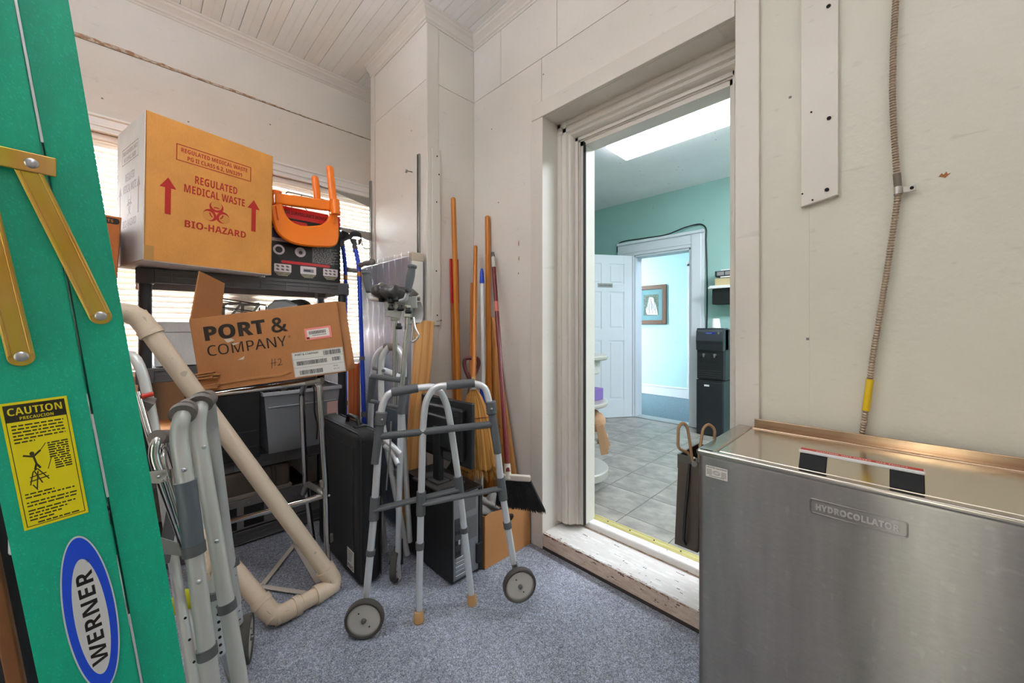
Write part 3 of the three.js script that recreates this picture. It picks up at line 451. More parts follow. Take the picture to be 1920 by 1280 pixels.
{ // chrome folding walker, half hidden
  const o = thing('walking_frame', 'slim chrome folding walker squeezed between the green ladder and the grey folded walker', 'walker'), R = 0.0115;
  const a = [[0.208, 0.061, -1.422], [0.089, 0.571, -1.314], [0.043, 0.753, -1.331], [0.03, 0.805, -1.345], [0.038, 0.846, -1.351]], b = [[0.061, 0.823, -1.454], [0.073, 0.768, -1.471], [0.086, 0.707, -1.458], [0.106, 0.538, -1.438]];
  mesh('side_frame', pipe([...a, ...b], R, 0.04, 70, 14), M.chrome, o); mesh('hand_grip', pipe([mix(a[4], b[0], 0), b[0]], 0.0185, 0.01, 6, 16), M.gripBrown, o);
  mesh('side_frame', pipe([[0.196, 0.099, -1.489], [0.087, 0.579, -1.429], [0.053, 0.737, -1.434], [0.047, 0.781, -1.44], [0.055, 0.799, -1.488]], R, 0.04, 40), M.chrome, o);
  mesh('hinge_arm', rod([0.054, 0.743, -1.307], [0.08, 0.627, -1.309], 0.0085), M.chrome, o); mesh('hinge_arm', bar([0.05, 0.496, -1.381], [0.074, 0.689, -1.329], 0.03, 0.002, [0.3, 0, 1]), M.zinc, o);
  mesh('bracket', extrude([[-0.02, 0.012], [0.022, 0.014], [0.026, 0], [0.01, -0.02], [-0.018, -0.014]], 0.003, 0.0005).rotateY(-0.4).translate(...[0.034, 0.756, -1.319]), M.zinc, o);
  mesh('bracket', extrude([[-0.02, 0.03], [0.03, 0.0], [0.03, -0.03], [-0.02, -0.012]], 0.003, 0.0005).rotateY(-0.4).translate(...[0.062, 0.563, -1.327]), M.zinc, o);
  for (const p of [[0.04, 0.757, -1.3], [0.068, 0.729, -1.447], [0.1, 0.514, -1.29]]) mesh('screw', new THREE.SphereGeometry(0.004, 10, 8).translate(...p), M.rivet, o);
  mesh('joint', pipe([[0.077, 0.726, -1.453], [0.081, 0.699, -1.434], [0.079, 0.662, -1.436]], 0.016, 0.02, 10), M.steelDark, o); mesh('leg', rod([[0.208, 0.061, -1.422][0] + 0.012, 0.012, [0.208, 0.061, -1.422][2]], [0.208, 0.061, -1.422], 0.01), M.chrome, o); mesh('tip', rod([[0.208, 0.061, -1.422][0] + 0.012, 0, [0.208, 0.061, -1.422][2]], [[0.208, 0.061, -1.422][0] + 0.011, 0.03, [0.208, 0.061, -1.422][2]], 0.016), M.rubber, o); seat(o);
}
{ // third walker with red clip, furthest left, tennis ball on one leg
  const o = thing('walking_frame', 'dull grey walker with a red clip, partly hidden behind the edge of the green ladder', 'walker'), R = 0.0135;
  mesh('side_frame', pipe([[0.12, 0.09, -1.36], [0.08, 0.431, -1.534], [0.041, 0.819, -1.642], [0.015, 0.986, -1.668], [-0.002, 1.04, -1.684], [-0.024, 1.048, -1.734], [-0.05, 0.98, -1.802], [-0.025, 0.631, -1.777], [0.02, 0.03, -1.52]], R, 0.07, 90, 14), M.aluDull, o);
  mesh('cross_tube', rod([0.002, 0.934, -1.625], [0.046, 0.723, -1.553], 0.009), M.chrome, o);
  mesh('red_clip', rod([0.012, 0.921, -1.614], [0.038, 0.926, -1.617], 0.007), std(0xc8301c, 0.45), o); mesh('joint', bar([0.017, 0.886, -1.638], [0.031, 0.909, -1.624], 0.03, 0.036, [0, 0, 1]), M.gripBrown, o);
  mesh('leg_extension', rod([0.13, 0.02, -1.35], [0.076, 0.447, -1.537], 0.012), M.alu, o); pegHoles(o, [0.124, 0.12, -1.355], [0.08, 0.415, -1.534], 0.0122, 6, [0.3, 0, -0.6]);
  const g = new THREE.SphereGeometry(0.034, 24, 16); mesh('tennis_ball', g.translate(...[0.105, 0.27, -1.58]), std(0xd3d62a, 0.9), o);
  mesh('leg_extension', rod([0.16, 0.0, -1.42], [0.105, 0.283, -1.58], 0.012), M.aluDull, o); mesh('tip', rod([0.16, 0, -1.42], [0.157, 0.05, -1.42], 0.018), M.gripBrown, o); seat(o);
}
// ------------------------------------------------------------------ plastic pipe frame
{
  const o = thing('pipe_frame', 'beige plastic drain pipe frame leaning diagonally across the shelving, elbows on the carpet', 'pipe'), r = 0.0302;
  const A = [0.001, 1.18, -1.934], B = [0.609, 0.036, -1.69], Cc = [0.372, 0.036, -1.655], Dd = [0.174, 0.348, -1.932], E = [A[0] - 0.12, A[1] + 0.015, A[2] + 0.02];
  const long = (a, b) => mesh('pipe', rod(a, b, r, r, 28), M.pvc, o), P = (a, b, d) => mix(a, b, d / V(a).distanceTo(V(b)));
  long(A, P(B, A, 0.02)); long(B, Cc); long(Cc, Dd); long(A, E);
  const elbow = (p, a, b) => { const e = mesh('elbow', pipe([P(p, a, 0.085), p, P(p, b, 0.085)], r + 0.0035, 0.06, 24, 28), M.pvc, o); mesh('socket_rim', rod(P(p, a, 0.066), P(p, a, 0.09), r + 0.0065, r + 0.0065, 28), M.pvc, e); mesh('socket_rim', rod(P(p, b, 0.066), P(p, b, 0.09), r + 0.0065, r + 0.0065, 28), M.pvc, e); };
  elbow(A, B, E); elbow(B, A, Cc); elbow(Cc, B, Dd); seat(o);
}
{ // flat white metal triangle lying on the carpet
  const o = thing('wire_bracket', 'white painted flat metal triangle bracket lying on the carpet inside the pipe frame', 'bracket'), a = [0.585, 0.012, -2.196], b = [0.386, 0.012, -1.939], c = [0.53, 0.012, -1.73], d = [0.57, 0.012, -1.79];
  const m = std(0xcfc5b8, 0.45); mesh('strip', bar(a, b, 0.004, 0.022, [1, 0, -0.8], 0.001), m, o); mesh('strip', bar(b, c, 0.004, 0.022, [1, 0, 0.7], 0.001), m, o); mesh('strip', bar(a, d, 0.004, 0.022, [1, 0, 0], 0.001), m, o);
  for (const p of [a, b]) mesh('corner', new THREE.CylinderGeometry(0.008, 0.008, 0.022, 14).translate(...p), m, o); seat(o);
}
// ------------------------------------------------------------------ plastic shelving and what stands on it
const SH = { x0: 0.0, x1: 0.935, z0: -2.83, z1: -2.39, y: [1.4, 0.944, 0.455, 0.075] };
{
  const o = thing('shelving_unit', 'dark grey plastic shelving unit in front of the window blinds', 'shelving');
  for (const y of SH.y) {
    const lip = 0.066, s = mesh('shelf', [span(SH.x0, SH.x1, y - 0.016, y - 0.004, SH.z0, SH.z1, 0.002), span(SH.x0 + 0.05, SH.x1 - 0.05, y - lip, y - 0.006, SH.z1 - 0.012, SH.z1 - 0.006, 0.002), span(SH.x0 + 0.05, SH.x1 - 0.05, y - lip, y, SH.z0 + 0.004, SH.z0 + 0.01, 0.002), span(SH.x0 + 0.005, SH.x0 + 0.013, y - lip, y, SH.z0 + 0.04, SH.z1 - 0.04, 0.002), span(SH.x1 - 0.013, SH.x1 - 0.005, y - lip, y, SH.z0 + 0.04, SH.z1 - 0.04, 0.002)], M.shelfGrey, o);
    const ribs = [span(SH.x0 + 0.05, SH.x1 - 0.05, y - 0.009, y, SH.z1 - 0.008, SH.z1, 0.002), span(SH.x0 + 0.05, SH.x1 - 0.05, y - lip, y - lip + 0.007, SH.z1 - 0.008, SH.z1, 0.002), span(SH.x0 + 0.05, SH.x1 - 0.05, y - lip / 2 - 0.002, y - lip / 2 + 0.002, SH.z1 - 0.008, SH.z1 - 0.002, 0.001)];
    for (let x = SH.x0 + 0.12; x < SH.x1 - 0.06; x += 0.118) ribs.push(span(x, x + 0.004, y - lip, y, SH.z1 - 0.008, SH.z1 - 0.001, 0.001)); mesh('lip_ribs', ribs, M.shelfGrey, s);
    for (const x of [SH.x0 + 0.029, SH.x1 - 0.029]) for (const z of [SH.z0 + 0.03, SH.z1 - 0.029]) mesh('corner_socket', span(x - 0.032, x + 0.032, y - 0.07, y + 0.001, z - 0.032, z + 0.032, 0.006, 2), M.shelfGrey, s);
  }
  for (const x of [SH.x0 + 0.029, SH.x1 - 0.029]) for (const z of [SH.z0 + 0.03, SH.z1 - 0.029]) mesh('post', rod([x, 0, z], [x, 1.38, z], 0.0235, 0.0235, 20), std(0x2f2f31, 0.45), o);
  seat(o);
}
// medical waste carton
const carton = (name, label, w, h, d, mat, pos, rot, group) => { // origin: middle of the front's lower edge
  const o = thing(name, label, 'box', group), g = []; const t = 0.005;
  g.push(box(w, h, t, 0, h / 2, -t / 2, 0.0015), box(w, h, t, 0, h / 2, -d + t / 2, 0.0015), box(t, h, d, -w / 2 + t / 2, h / 2, -d / 2, 0.0015), box(t, h, d, w / 2 - t / 2, h / 2, -d / 2, 0.0015), box(w - 0.004, t, d - 0.004, 0, t / 2, -d / 2, 0));
  mesh('carton_body', g, mat, o); o.position.set(...pos); o.rotation.order = 'YXZ'; o.rotation.set(...rot); return o;
};
const flatPrint = (parent, name, w, h, x, y, z, m, ry = 0) => { const p = mesh(name, new THREE.PlaneGeometry(w, h), m, parent); p.position.set(x, y, z); p.rotation.y = ry; return p; };
function biohazard(x, cx, cy, R, c, bg) {
  x.save(); x.translate(cx, cy);
  x.fillStyle = c; for (let k = 0; k < 3; k++) { x.save(); x.rotate(k * 2.0944); x.beginPath(); x.arc(0, -R * 0.5, R * 0.5, 0, 7); x.fill(); x.restore(); }
  x.fillStyle = bg; for (let k = 0; k < 3; k++) { x.save(); x.rotate(k * 2.0944); x.beginPath(); x.arc(0, -R * 0.66, R * 0.39, 0, 7); x.fill(); x.fillRect(-R * 0.11, -R * 1.05, R * 0.22, R * 0.2); x.restore(); }
  x.beginPath(); x.arc(0, 0, R * 0.1, 0, 7); x.fill(); for (let k = 0; k < 3; k++) { x.save(); x.rotate(k * 2.0944 + 1.0472); x.fillRect(-R * 0.025, -R * 0.2, R * 0.05, R * 0.2); x.restore(); }
  x.strokeStyle = c; x.lineWidth = R * 0.1; for (let k = 0; k < 3; k++) { x.beginPath(); x.arc(0, 0, R * 0.47, k * 2.0944 + 0.1, k * 2.0944 + 0.95); x.stroke(); } x.restore();
}
function wasteFace(c, bg) {
  return print(1000, 1240, (x, w, h) => {
    x.clearRect(0, 0, w, h); x.fillStyle = x.strokeStyle = c; x.textAlign = 'center'; x.lineWidth = 7; x.strokeRect(205, 190, 585, 140);
    const fit = (t, f, y, tw, cx = 520) => { x.save(); x.font = f; const m = x.measureText(t).width; x.translate(cx, y); x.scale(tw / m, 1); x.fillText(t, 0, 0); x.restore(); };
    fit('REGULATED MEDICAL WASTE', 'bold 52px sans-serif', 250, 530, 498); fit('PG II CLASS 6.2, UN3291', 'bold 52px sans-serif', 312, 440, 498);
    fit('REGULATED', 'bold 98px sans-serif', 500, 345, 505); fit('MEDICAL WASTE', 'bold 98px sans-serif', 600, 490, 500);
    x.fillStyle = bg; biohazard(x, 505, 730, 112, c, bg); x.fillStyle = c; fit('BIO-HAZARD', 'bold 88px sans-serif', 912, 500, 510);
    x.fillStyle = c; for (const cx of [150, 822]) { const dy = cx > 500 ? 0 : 0; x.beginPath(); x.moveTo(cx, 510 + dy); x.lineTo(cx + 56, 600 + dy); x.lineTo(cx + 20, 600 + dy); x.lineTo(cx + 20, 830 + dy); x.lineTo(cx - 20, 830 + dy); x.lineTo(cx - 20, 600 + dy); x.lineTo(cx - 56, 600 + dy); x.fill(); }
  });
}
{
  const P = [0.26, 1.406, -2.225], o = carton('waste_carton', 'large orange medical waste carton with red warning print, on the shelving unit top', 0.49, 0.615, 0.39, M.cardOrange, P, [0, 13 * Math.PI / 180, -0.012]);
  const lid = mesh('lid_flap', [box(0.49, 0.005, 0.194, 0, 0.613, -0.099, 0.0015), box(0.49, 0.005, 0.192, 0, 0.613, -0.293, 0.0015)], M.cardOrange, o);
  mesh('white_side', [box(0.003, 0.613, 0.388, -0.2455, 0.3075, -0.195, 0.001)], M.cardWhite, o); mesh('white_base', box(0.488, 0.003, 0.388, 0, -0.0005, -0.195, 0), M.cardWhite, o);
  flatPrint(o, 'front_print', 0.49, 0.607, 0, 0.307, 0.0008, inkMat(wasteFace('#b32018', '#cf8b42'))); const q = flatPrint(o, 'side_print', 0.388, 0.607, -0.2474, 0.307, -0.195, inkMat(wasteFace('#a79b98', '#e2deda')), -Math.PI / 2);
  mesh('tape', box(0.03, 0.06, 0.0006, -0.229, 0.03, 0.0009, 0), phy(0xb9874a, 0.25, 0, {}), o);
  seat(o);
}
{ // surveillance kit carton
  const front = print(1024, 1080, (x, w, h) => {
    x.fillStyle = '#171412'; x.fillRect(0, 0, w, h); x.fillStyle = '#d3202c'; x.fillRect(0, 0, w, 165); x.fillStyle = '#1a1210'; x.font = 'bold 62px sans-serif'; x.save(); x.translate(20, 105); x.scale(0.72, 1.15); x.fillText('SYSTEM WIDE SURVEILLANCE MONOCHROME', 0, 0); x.restore();
    x.fillStyle = '#c81f2a'; const pill = (a, b, c, d) => { x.beginPath(); x.roundRect(a, b, c, d, d / 2); x.fill(); }; pill(20, 195, 520, 52); pill(190, 805, 680, 42);
    x.fillStyle = '#cfc4c6'; x.fillRect(30, 320, 250, 215); x.fillStyle = '#4a4f86'; x.fillRect(58, 345, 195, 140); x.fillStyle = '#d9cfd2'; x.fillRect(350, 490, 185, 60);
    for (const cx of [165, 445]) { x.fillStyle = '#dccdd2'; x.beginPath(); x.arc(cx, 655, 74, 0, 7); x.fill(); x.fillStyle = cx < 200 ? '#2b2422' : '#c3aeb4'; x.beginPath(); x.arc(cx, 655, 46, 0, 7); x.fill(); x.fillStyle = '#3a2b2a'; x.beginPath(); x.arc(cx + 4, 660, 26, 0, 7); x.fill(); }
    x.fillStyle = '#b9aeac'; for (let i = 0; i < 17; i++) { const y = 545 + i * 15; let p = 610; while (p < 970 - (i % 3) * 40) { const l = 12 + rnd() * 46; x.fillRect(p, y, l, 6); p += l + 9; } }
    for (const [a, n] of [[105, 0], [445, 1], [765, 2]]) { x.fillStyle = '#e3d6d4'; x.beginPath(); x.roundRect(a, 862, 220, 120, 12); x.fill(); x.fillStyle = n === 1 ? '#8d8a90' : '#6f6768'; if (n === 1) { x.fillRect(a + 40, 900, 145, 50); x.fillStyle = '#2c2a2c'; x.fillRect(a + 50, 915, 90, 22); } else for (let i = 0; i < 6; i++) { x.beginPath(); x.ellipse(a + 45 + (i % 3) * 62, 895 + (i > 2 ? 48 : 0), 22, 14, 0.4, 0, 7); x.fill(); } x.fillStyle = '#cbbf9a'; for (let k = 0; k < 3; k++) x.fillRect(a + 10 + k * 18, 992 + k * 17, 200 - k * 36, 8); }
  });
  const o = carton('electronics_carton', 'black and red camera kit carton with small product pictures, under the orange plastic stand', 0.4, 0.41, 0.3, std(0x191513, 0.35), [0.7, 1.402, -2.425], [0, 0.02, 0]);
  mesh('lid_flap', box(0.4, 0.005, 0.298, 0, 0.407, -0.15, 0.001), std(0x191513, 0.35), o); flatPrint(o, 'front_print', 0.398, 0.408, 0, 0.205, 0.0008, decal(1, 1, front, 0.3)); seat(o);
}
{ // orange plastic frame on top of it
  const o = thing('plastic_stand', 'bright orange moulded plastic stand with prongs and curved guard, atop the black carton', 'plastic frame');
  const a = [0.538, 1.828, -2.37], b = [0.846, 1.85, -2.37];
  mesh('cross_bar', bar(mix(a, b, -0.02), mix(a, b, 1), 0.035, 0.06, [0, 1, 0], 0.01), M.orange, o);
  const prong = (base, top, r) => { const pr = []; const L = V(base).distanceTo(V(top)); for (const [k, y] of [[0.9, 0], [1, 0.01], [1, L - r], [0.86, L - r * 0.45], [0.5, L - r * 0.1], [0, L]]) pr.push([r * k, y]); return lathe(pr, 20).applyMatrix4(new THREE.Matrix4().makeScale(1, 1, 0.7)).applyMatrix4(frameTo(base, top).multiply(new THREE.Matrix4().makeTranslation(0, -L / 2, 0))); };
  mesh('prong', prong([0.835, 1.82, -2.348], [0.815, 2.088, -2.368], 0.0215), M.orange, o); mesh('prong', prong([0.793, 1.887, -2.502], [0.779, 2.06, -2.515], 0.021), M.orange, o); mesh('prong', prong([0.529, 1.817, -2.565], [0.546, 2.047, -2.548], 0.021), M.orange, o);
  mesh('socket', rod([0.562, 1.817, -2.476], [0.562, 1.898, -2.476], 0.03, 0.031, 24), M.orange, o); mesh('socket', rod([0.84, 1.798, -2.343], [0.835, 1.883, -2.348], 0.0285, 0.0285, 24), M.orange, o);
  // curved guard: crescent plate in the plane of the carton's front
  const outer = [[0.511, 1.782, -2.36], [0.521, 1.707, -2.36], [0.543, 1.645, -2.36], [0.595, 1.604, -2.36], [0.669, 1.592, -2.36], [0.759, 1.597, -2.36], [0.831, 1.61, -2.36], [0.861, 1.644, -2.36], [0.867, 1.712, -2.36], [0.858, 1.796, -2.36], [0.855, 1.859, -2.36]], inner = [[0.81, 1.849, -2.36], [0.81, 1.786, -2.36], [0.792, 1.751, -2.36], [0.754, 1.722, -2.36], [0.675, 1.704, -2.36], [0.621, 1.712, -2.36], [0.589, 1.741, -2.36], [0.571, 1.787, -2.36], [0.566, 1.809, -2.36]];
  const c1 = new THREE.SplineCurve(outer.map((p) => new THREE.Vector2(p[0], p[1]))).getPoints(50), c2 = new THREE.SplineCurve(inner.map((p) => new THREE.Vector2(p[0], p[1]))).getPoints(40);
  mesh('curved_guard', extrude([...c1, ...c2].map((p) => [p.x, p.y]), 0.03, 0.007).translate(0, 0, -2.385), M.orange, o);
  for (const [p, q] of [[[0.536, 1.782, -2.35], [0.546, 1.71, -2.35]], [[0.83, 1.835, -2.35], [0.833, 1.742, -2.35]]]) mesh('gusset', bar(p, q, 0.006, 0.014, [0, 0, 1], 0.002), M.orange, o); seat(o);
}
{ // black wire basket behind the orange frame
  const o = thing('wire_basket', 'thin black wire basket behind the orange plastic stand', 'basket'), z = -2.66, z2 = -2.56, P = (x, y, zz = z) => [x, y, zz], x0 = 0.66, x1 = 0.94, y0 = 1.814, y1 = 1.97;
  mesh('rim_wire', [wire([P(x0, y0), P(x0, y1 - 0.01), P(x0 + 0.01, y1)], 0.003), wire([P(x0 + 0.01, y1), P(x1 - 0.01, y1)], 0.003), wire([P(x1 - 0.01, y1), P(x1, y1 - 0.01), P(x1, y0)], 0.003), wire([P(x0, y0 + 0.03), P(x1, y0 + 0.03)], 0.0025)], M.black, o);
  for (let i = 0; i < 8; i++) mesh('cross_wire', wire([P(x0 + 0.02 + i * 0.034, y0, z2), P(x0 + 0.02 + i * 0.034, y0 + 0.004), P(x0 + 0.03 + i * 0.03, y0 + 0.05)], 0.002, 10), M.black, o); mesh('cross_wire', wire([P(x0 + 0.09, y1), P(x0 + 0.02, y0 + 0.05)], 0.002, 6), M.black, o); mesh('cross_wire', wire([P(x0 + 0.06, y1 - 0.03), P(x0 + 0.15, y0 + 0.03)], 0.002, 6), M.black, o); seat(o);
  const s = tag(mesh('box', span(0.62, 0.96, 1.402, 1.811, -2.78, -2.735, 0.002), M.cardDark), 'plain brown carton behind the black kit carton, holding up the wire basket', 'box');
}
{ // dark orange carton left of the medical waste carton, on a hidden stack
  const o = carton('moving_carton', 'brown open carton with black arrow, between the green ladder and the medical waste carton', 0.42, 0.268, 0.3, M.cardDark, [-0.265, 1.316, -2.2], [0, 0.06, -0.05]);
  flatPrint(o, 'arrow_print', 0.06, 0.1, 0.165, 0.07, 0.001, inkMat(print(60, 100, (x) => { x.fillStyle = '#241a14'; x.beginPath(); x.moveTo(30, 4); x.lineTo(56, 40); x.lineTo(42, 40); x.lineTo(42, 96); x.lineTo(18, 96); x.lineTo(18, 40); x.lineTo(4, 40); x.fill(); })));
  flatPrint(o, 'brand_print', 0.1, 0.024, 0.155, 0.25, 0.001, inkMat(print(200, 48, (x) => { x.fillStyle = '#2a1c12'; x.beginPath(); x.roundRect(0, 0, 200, 48, 20); x.fill(); x.fillStyle = '#b8743a'; x.font = 'bold 34px sans-serif'; x.fillText('POCKETS', 22, 36); }))); mesh('top_flap', box(0.42, 0.004, 0.12, 0, 0.268, -0.06, 0.001), M.cardDark, o); seat(o);
  let y = 0; for (const [h, w] of [[0.45, 0.36], [0.44, 0.35], [0.412, 0.34]]) { const b = tag(mesh('storage_carton', span(-0.27 - w / 2, -0.27 + w / 2, y, y + h - 0.001, -2.52, -2.22, 0.003), M.cardTan), ['lowest plain carton of the stack hidden behind the ladder', 'middle plain carton of the stack hidden behind the ladder', 'top plain carton of the stack hidden behind the ladder'][y ? (y > 0.5 ? 2 : 1) : 0], 'box'); y += h; }
}
{ // tilted clothing carton
  const face = print(1320, 660, (x, w, h) => {
    x.clearRect(0, 0, w, h); x.fillStyle = '#2a1f17'; const fit = (t, f, X, Y, tw, b) => { x.save(); x.font = f; const m = x.measureText(t).width; x.translate(X, Y); x.scale(tw / m, 1); x.fillText(t, 0, 0); if (b) x.strokeText(t, 0, 0); x.restore(); };
    x.strokeStyle = '#2a1f17'; x.lineWidth = 7; fit('PORT', 'bold 170px sans-serif', 85, 205, 560, 1); fit('&', '180px sans-serif', 690, 212, 150, 1); fit('COMPANY', '132px sans-serif', 95, 350, 720); x.font = '30px sans-serif'; x.fillText('®', 835, 280);
    x.save(); x.translate(660, 450); x.rotate(0.1); x.strokeStyle = '#3a2c22'; x.lineWidth = 5; x.beginPath(); x.moveTo(0, 0); x.lineTo(-6, 90); x.moveTo(26, 0); x.lineTo(22, 70); x.moveTo(-14, 46); x.lineTo(40, 36); x.moveTo(50, 14); x.quadraticCurveTo(84, -10, 80, 26); x.quadraticCurveTo(70, 52, 52, 66); x.lineTo(92, 58); x.stroke(); x.restore();
    x.fillStyle = '#d8c9b8'; for (const p of [[262, 215, 290, 252, 356, 236, 330, 214], [320, 262, 340, 282, 405, 262], [350, 420, 420, 392, 408, 422]]) { x.beginPath(); x.moveTo(p[0], p[1]); for (let i = 2; i < p.length; i += 2) x.lineTo(p[i], p[i + 1]); x.fill(); }
  });
  const lbl = print(560, 300, (x, w, h) => { x.fillStyle = '#e6e2da'; x.fillRect(0, 0, w, h); x.strokeStyle = '#555'; x.lineWidth = 2; x.strokeRect(6, 6, w - 12, h - 12); for (const y of [88, 190]) { x.beginPath(); x.moveTo(6, y); x.lineTo(w - 6, y); x.stroke(); } x.fillStyle = '#1d1b19'; x.font = 'bold 30px sans-serif'; x.fillText('PORT & COMPANY', 30, 42); const bars = (X, Y, W, H) => { let p = X; while (p < X + W) { const l = 2 + Math.floor(rnd() * 3) * 2; x.fillRect(p, Y, l, H); p += l + 2 + Math.floor(rnd() * 2) * 2; } }; bars(340, 18, 190, 56); bars(40, 112, 330, 50); bars(430, 110, 90, 46); bars(60, 226, 250, 52); x.font = '20px sans-serif'; x.fillText('STYLE', 430, 226); x.fillText('QTY 72', 430, 262); });
  const pink = print(320, 160, (x) => { x.fillStyle = '#f08a84'; x.fillRect(0, 0, 320, 160); x.fillStyle = '#efe6de'; x.fillRect(26, 26, 268, 108); x.fillStyle = '#2a2018'; let p = 50; while (p < 250) { const l = 2 + rnd() * 5; x.fillRect(p, 44, l, 44); p += l + 3; } for (let i = 0; i < 9; i++) x.fillRect(90 + i * 19, 100, 12, 10); x.fillStyle = '#6a201c'; x.fillRect(14, 120, 36, 28); });
  const d = 1.62, p = [0.422, 0.9, -1.856], o = carton('clothing_carton', 'battered brown clothing carton tilted across the chrome walker, one flap standing up', 0.585, 0.307, 0.12, M.cardBrown, p, [0.02, -37 * Math.PI / 180, 0.138]);
  flatPrint(o, 'front_print', 0.575, 0.3, 0, 0.155, 0.001, inkMat(face)); flatPrint(o, 'shipping_label', 0.208, 0.105, 0.183, 0.058, 0.0014, decal(1, 1, lbl)).rotation.z = -0.01; flatPrint(o, 'pink_label', 0.108, 0.05, 0.198, 0.182, 0.0014, decal(1, 1, pink));
  // crushed corner: layers of folded board
  const cr = []; for (let i = 0; i < 9; i++) cr.push(box(0.07 + rr(-0.012, 0.012), 0.006, 0.02 + rr(0, 0.01), -0.255 + rr(-0.004, 0.004), 0.008 + i * 0.0095, 0.004 + rr(-0.003, 0.003), 0.002).rotateZ(rr(-0.05, 0.05))); mesh('crushed_corner', cr, M.cardTan, o);
  mesh('lower_fold', extrude([[-0.22, 0.03], [-0.1, 0.036], [0.02, 0.03], [0.068, 0.041], [0.07, 0.032], [0.02, 0.022], [-0.1, 0.026], [-0.21, 0.022]], 0.004, 0.0008).translate(0, 0, 0.0005), M.cardTan, o);
  const fl = mesh('raised_flap', extrude([[0, 0], [0.2, 0], [0.19, 0.17], [0.012, 0.205]], 0.005, 0.0008).rotateY(Math.PI / 2), M.cardBrown, o); fl.position.set(-0.29, 0.305, 0); fl.rotation.z = -0.28;
  mesh('back_flap', box(0.57, 0.004, 0.06, 0, 0.3, -0.088, 0.001), M.cardBrown, o); seat(o);
}
{ // chrome walker carrying the carton
  const o = thing('walking_frame', 'tall chrome tube walker under the tilted clothing carton', 'walker'), R = 0.0128;
  const tl = [0.223, 0.823, -2.192], tr = [0.566, 0.898, -1.771], f = [0.598, 0.012, -1.755];
  mesh('front_frame', pipe([[tl[0] - 0.02, 0.02, tl[2] - 0.02], [tl[0] - 0.01, 0.4, tl[2]], tl, tr, [0.593, 0.46, -1.773], f], R, 0.03, 90, 14), M.chrome, o);
  mesh('tape_band', rod(mix(tl, tr, 0.36), mix(tl, tr, 0.5), 0.0125), M.zinc, o); mesh('top_joint', [rod(mix(tr, tl, -0.03), mix(tr, tl, 0.1), 0.015), rod(mix(tr, [0.593, 0.46, -1.773], -0.03), mix(tr, [0.593, 0.46, -1.773], 0.04), 0.014)], M.zinc, o);
  mesh('rear_leg', pipe([mix(tr, tl, 0.12), [0.569, 0.817, -2.021], [0.578, 0.647, -2.039], [0.6, 0.346, -2.074], [0.63, 0.015, -2.04]], R, 0.02, 40), M.chrome, o);
  const k = [0.588, 0.394, -1.778]; mesh('lower_rail', pipe([[0.288, 0.232, -2.184], [0.529, 0.362, -1.85], k], R, 0.03, 30), M.chrome, o); mesh('side_rail', pipe([k, [0.579, 0.409, -1.8], [0.587, 0.381, -2.003], [0.58, 0.323, -2.038]], R, 0.03, 30), M.zinc, o);
  mesh('collar', [rod([0.588, 0.432, -1.778], [0.586, 0.46, -1.78], 0.0155), rod([0.613, 0.179, -1.781], [0.611, 0.208, -1.783], 0.0165)], M.gripBrown, o); mesh('push_button', new THREE.SphereGeometry(0.005, 10, 8).translate(...[0.599, 0.399, -1.746]), M.rivet, o); mesh('tip', [rod([0.599, 0, -1.755], [0.597, 0.04, -1.753], 0.017), rod([0.63, 0, -2.04], [0.628, 0.04, -2.035], 0.017), rod([tl[0] - 0.02, 0, tl[2] - 0.02], [tl[0] - 0.02, 0.04, tl[2] - 0.02], 0.017)], M.rubber, o); seat(o);
}
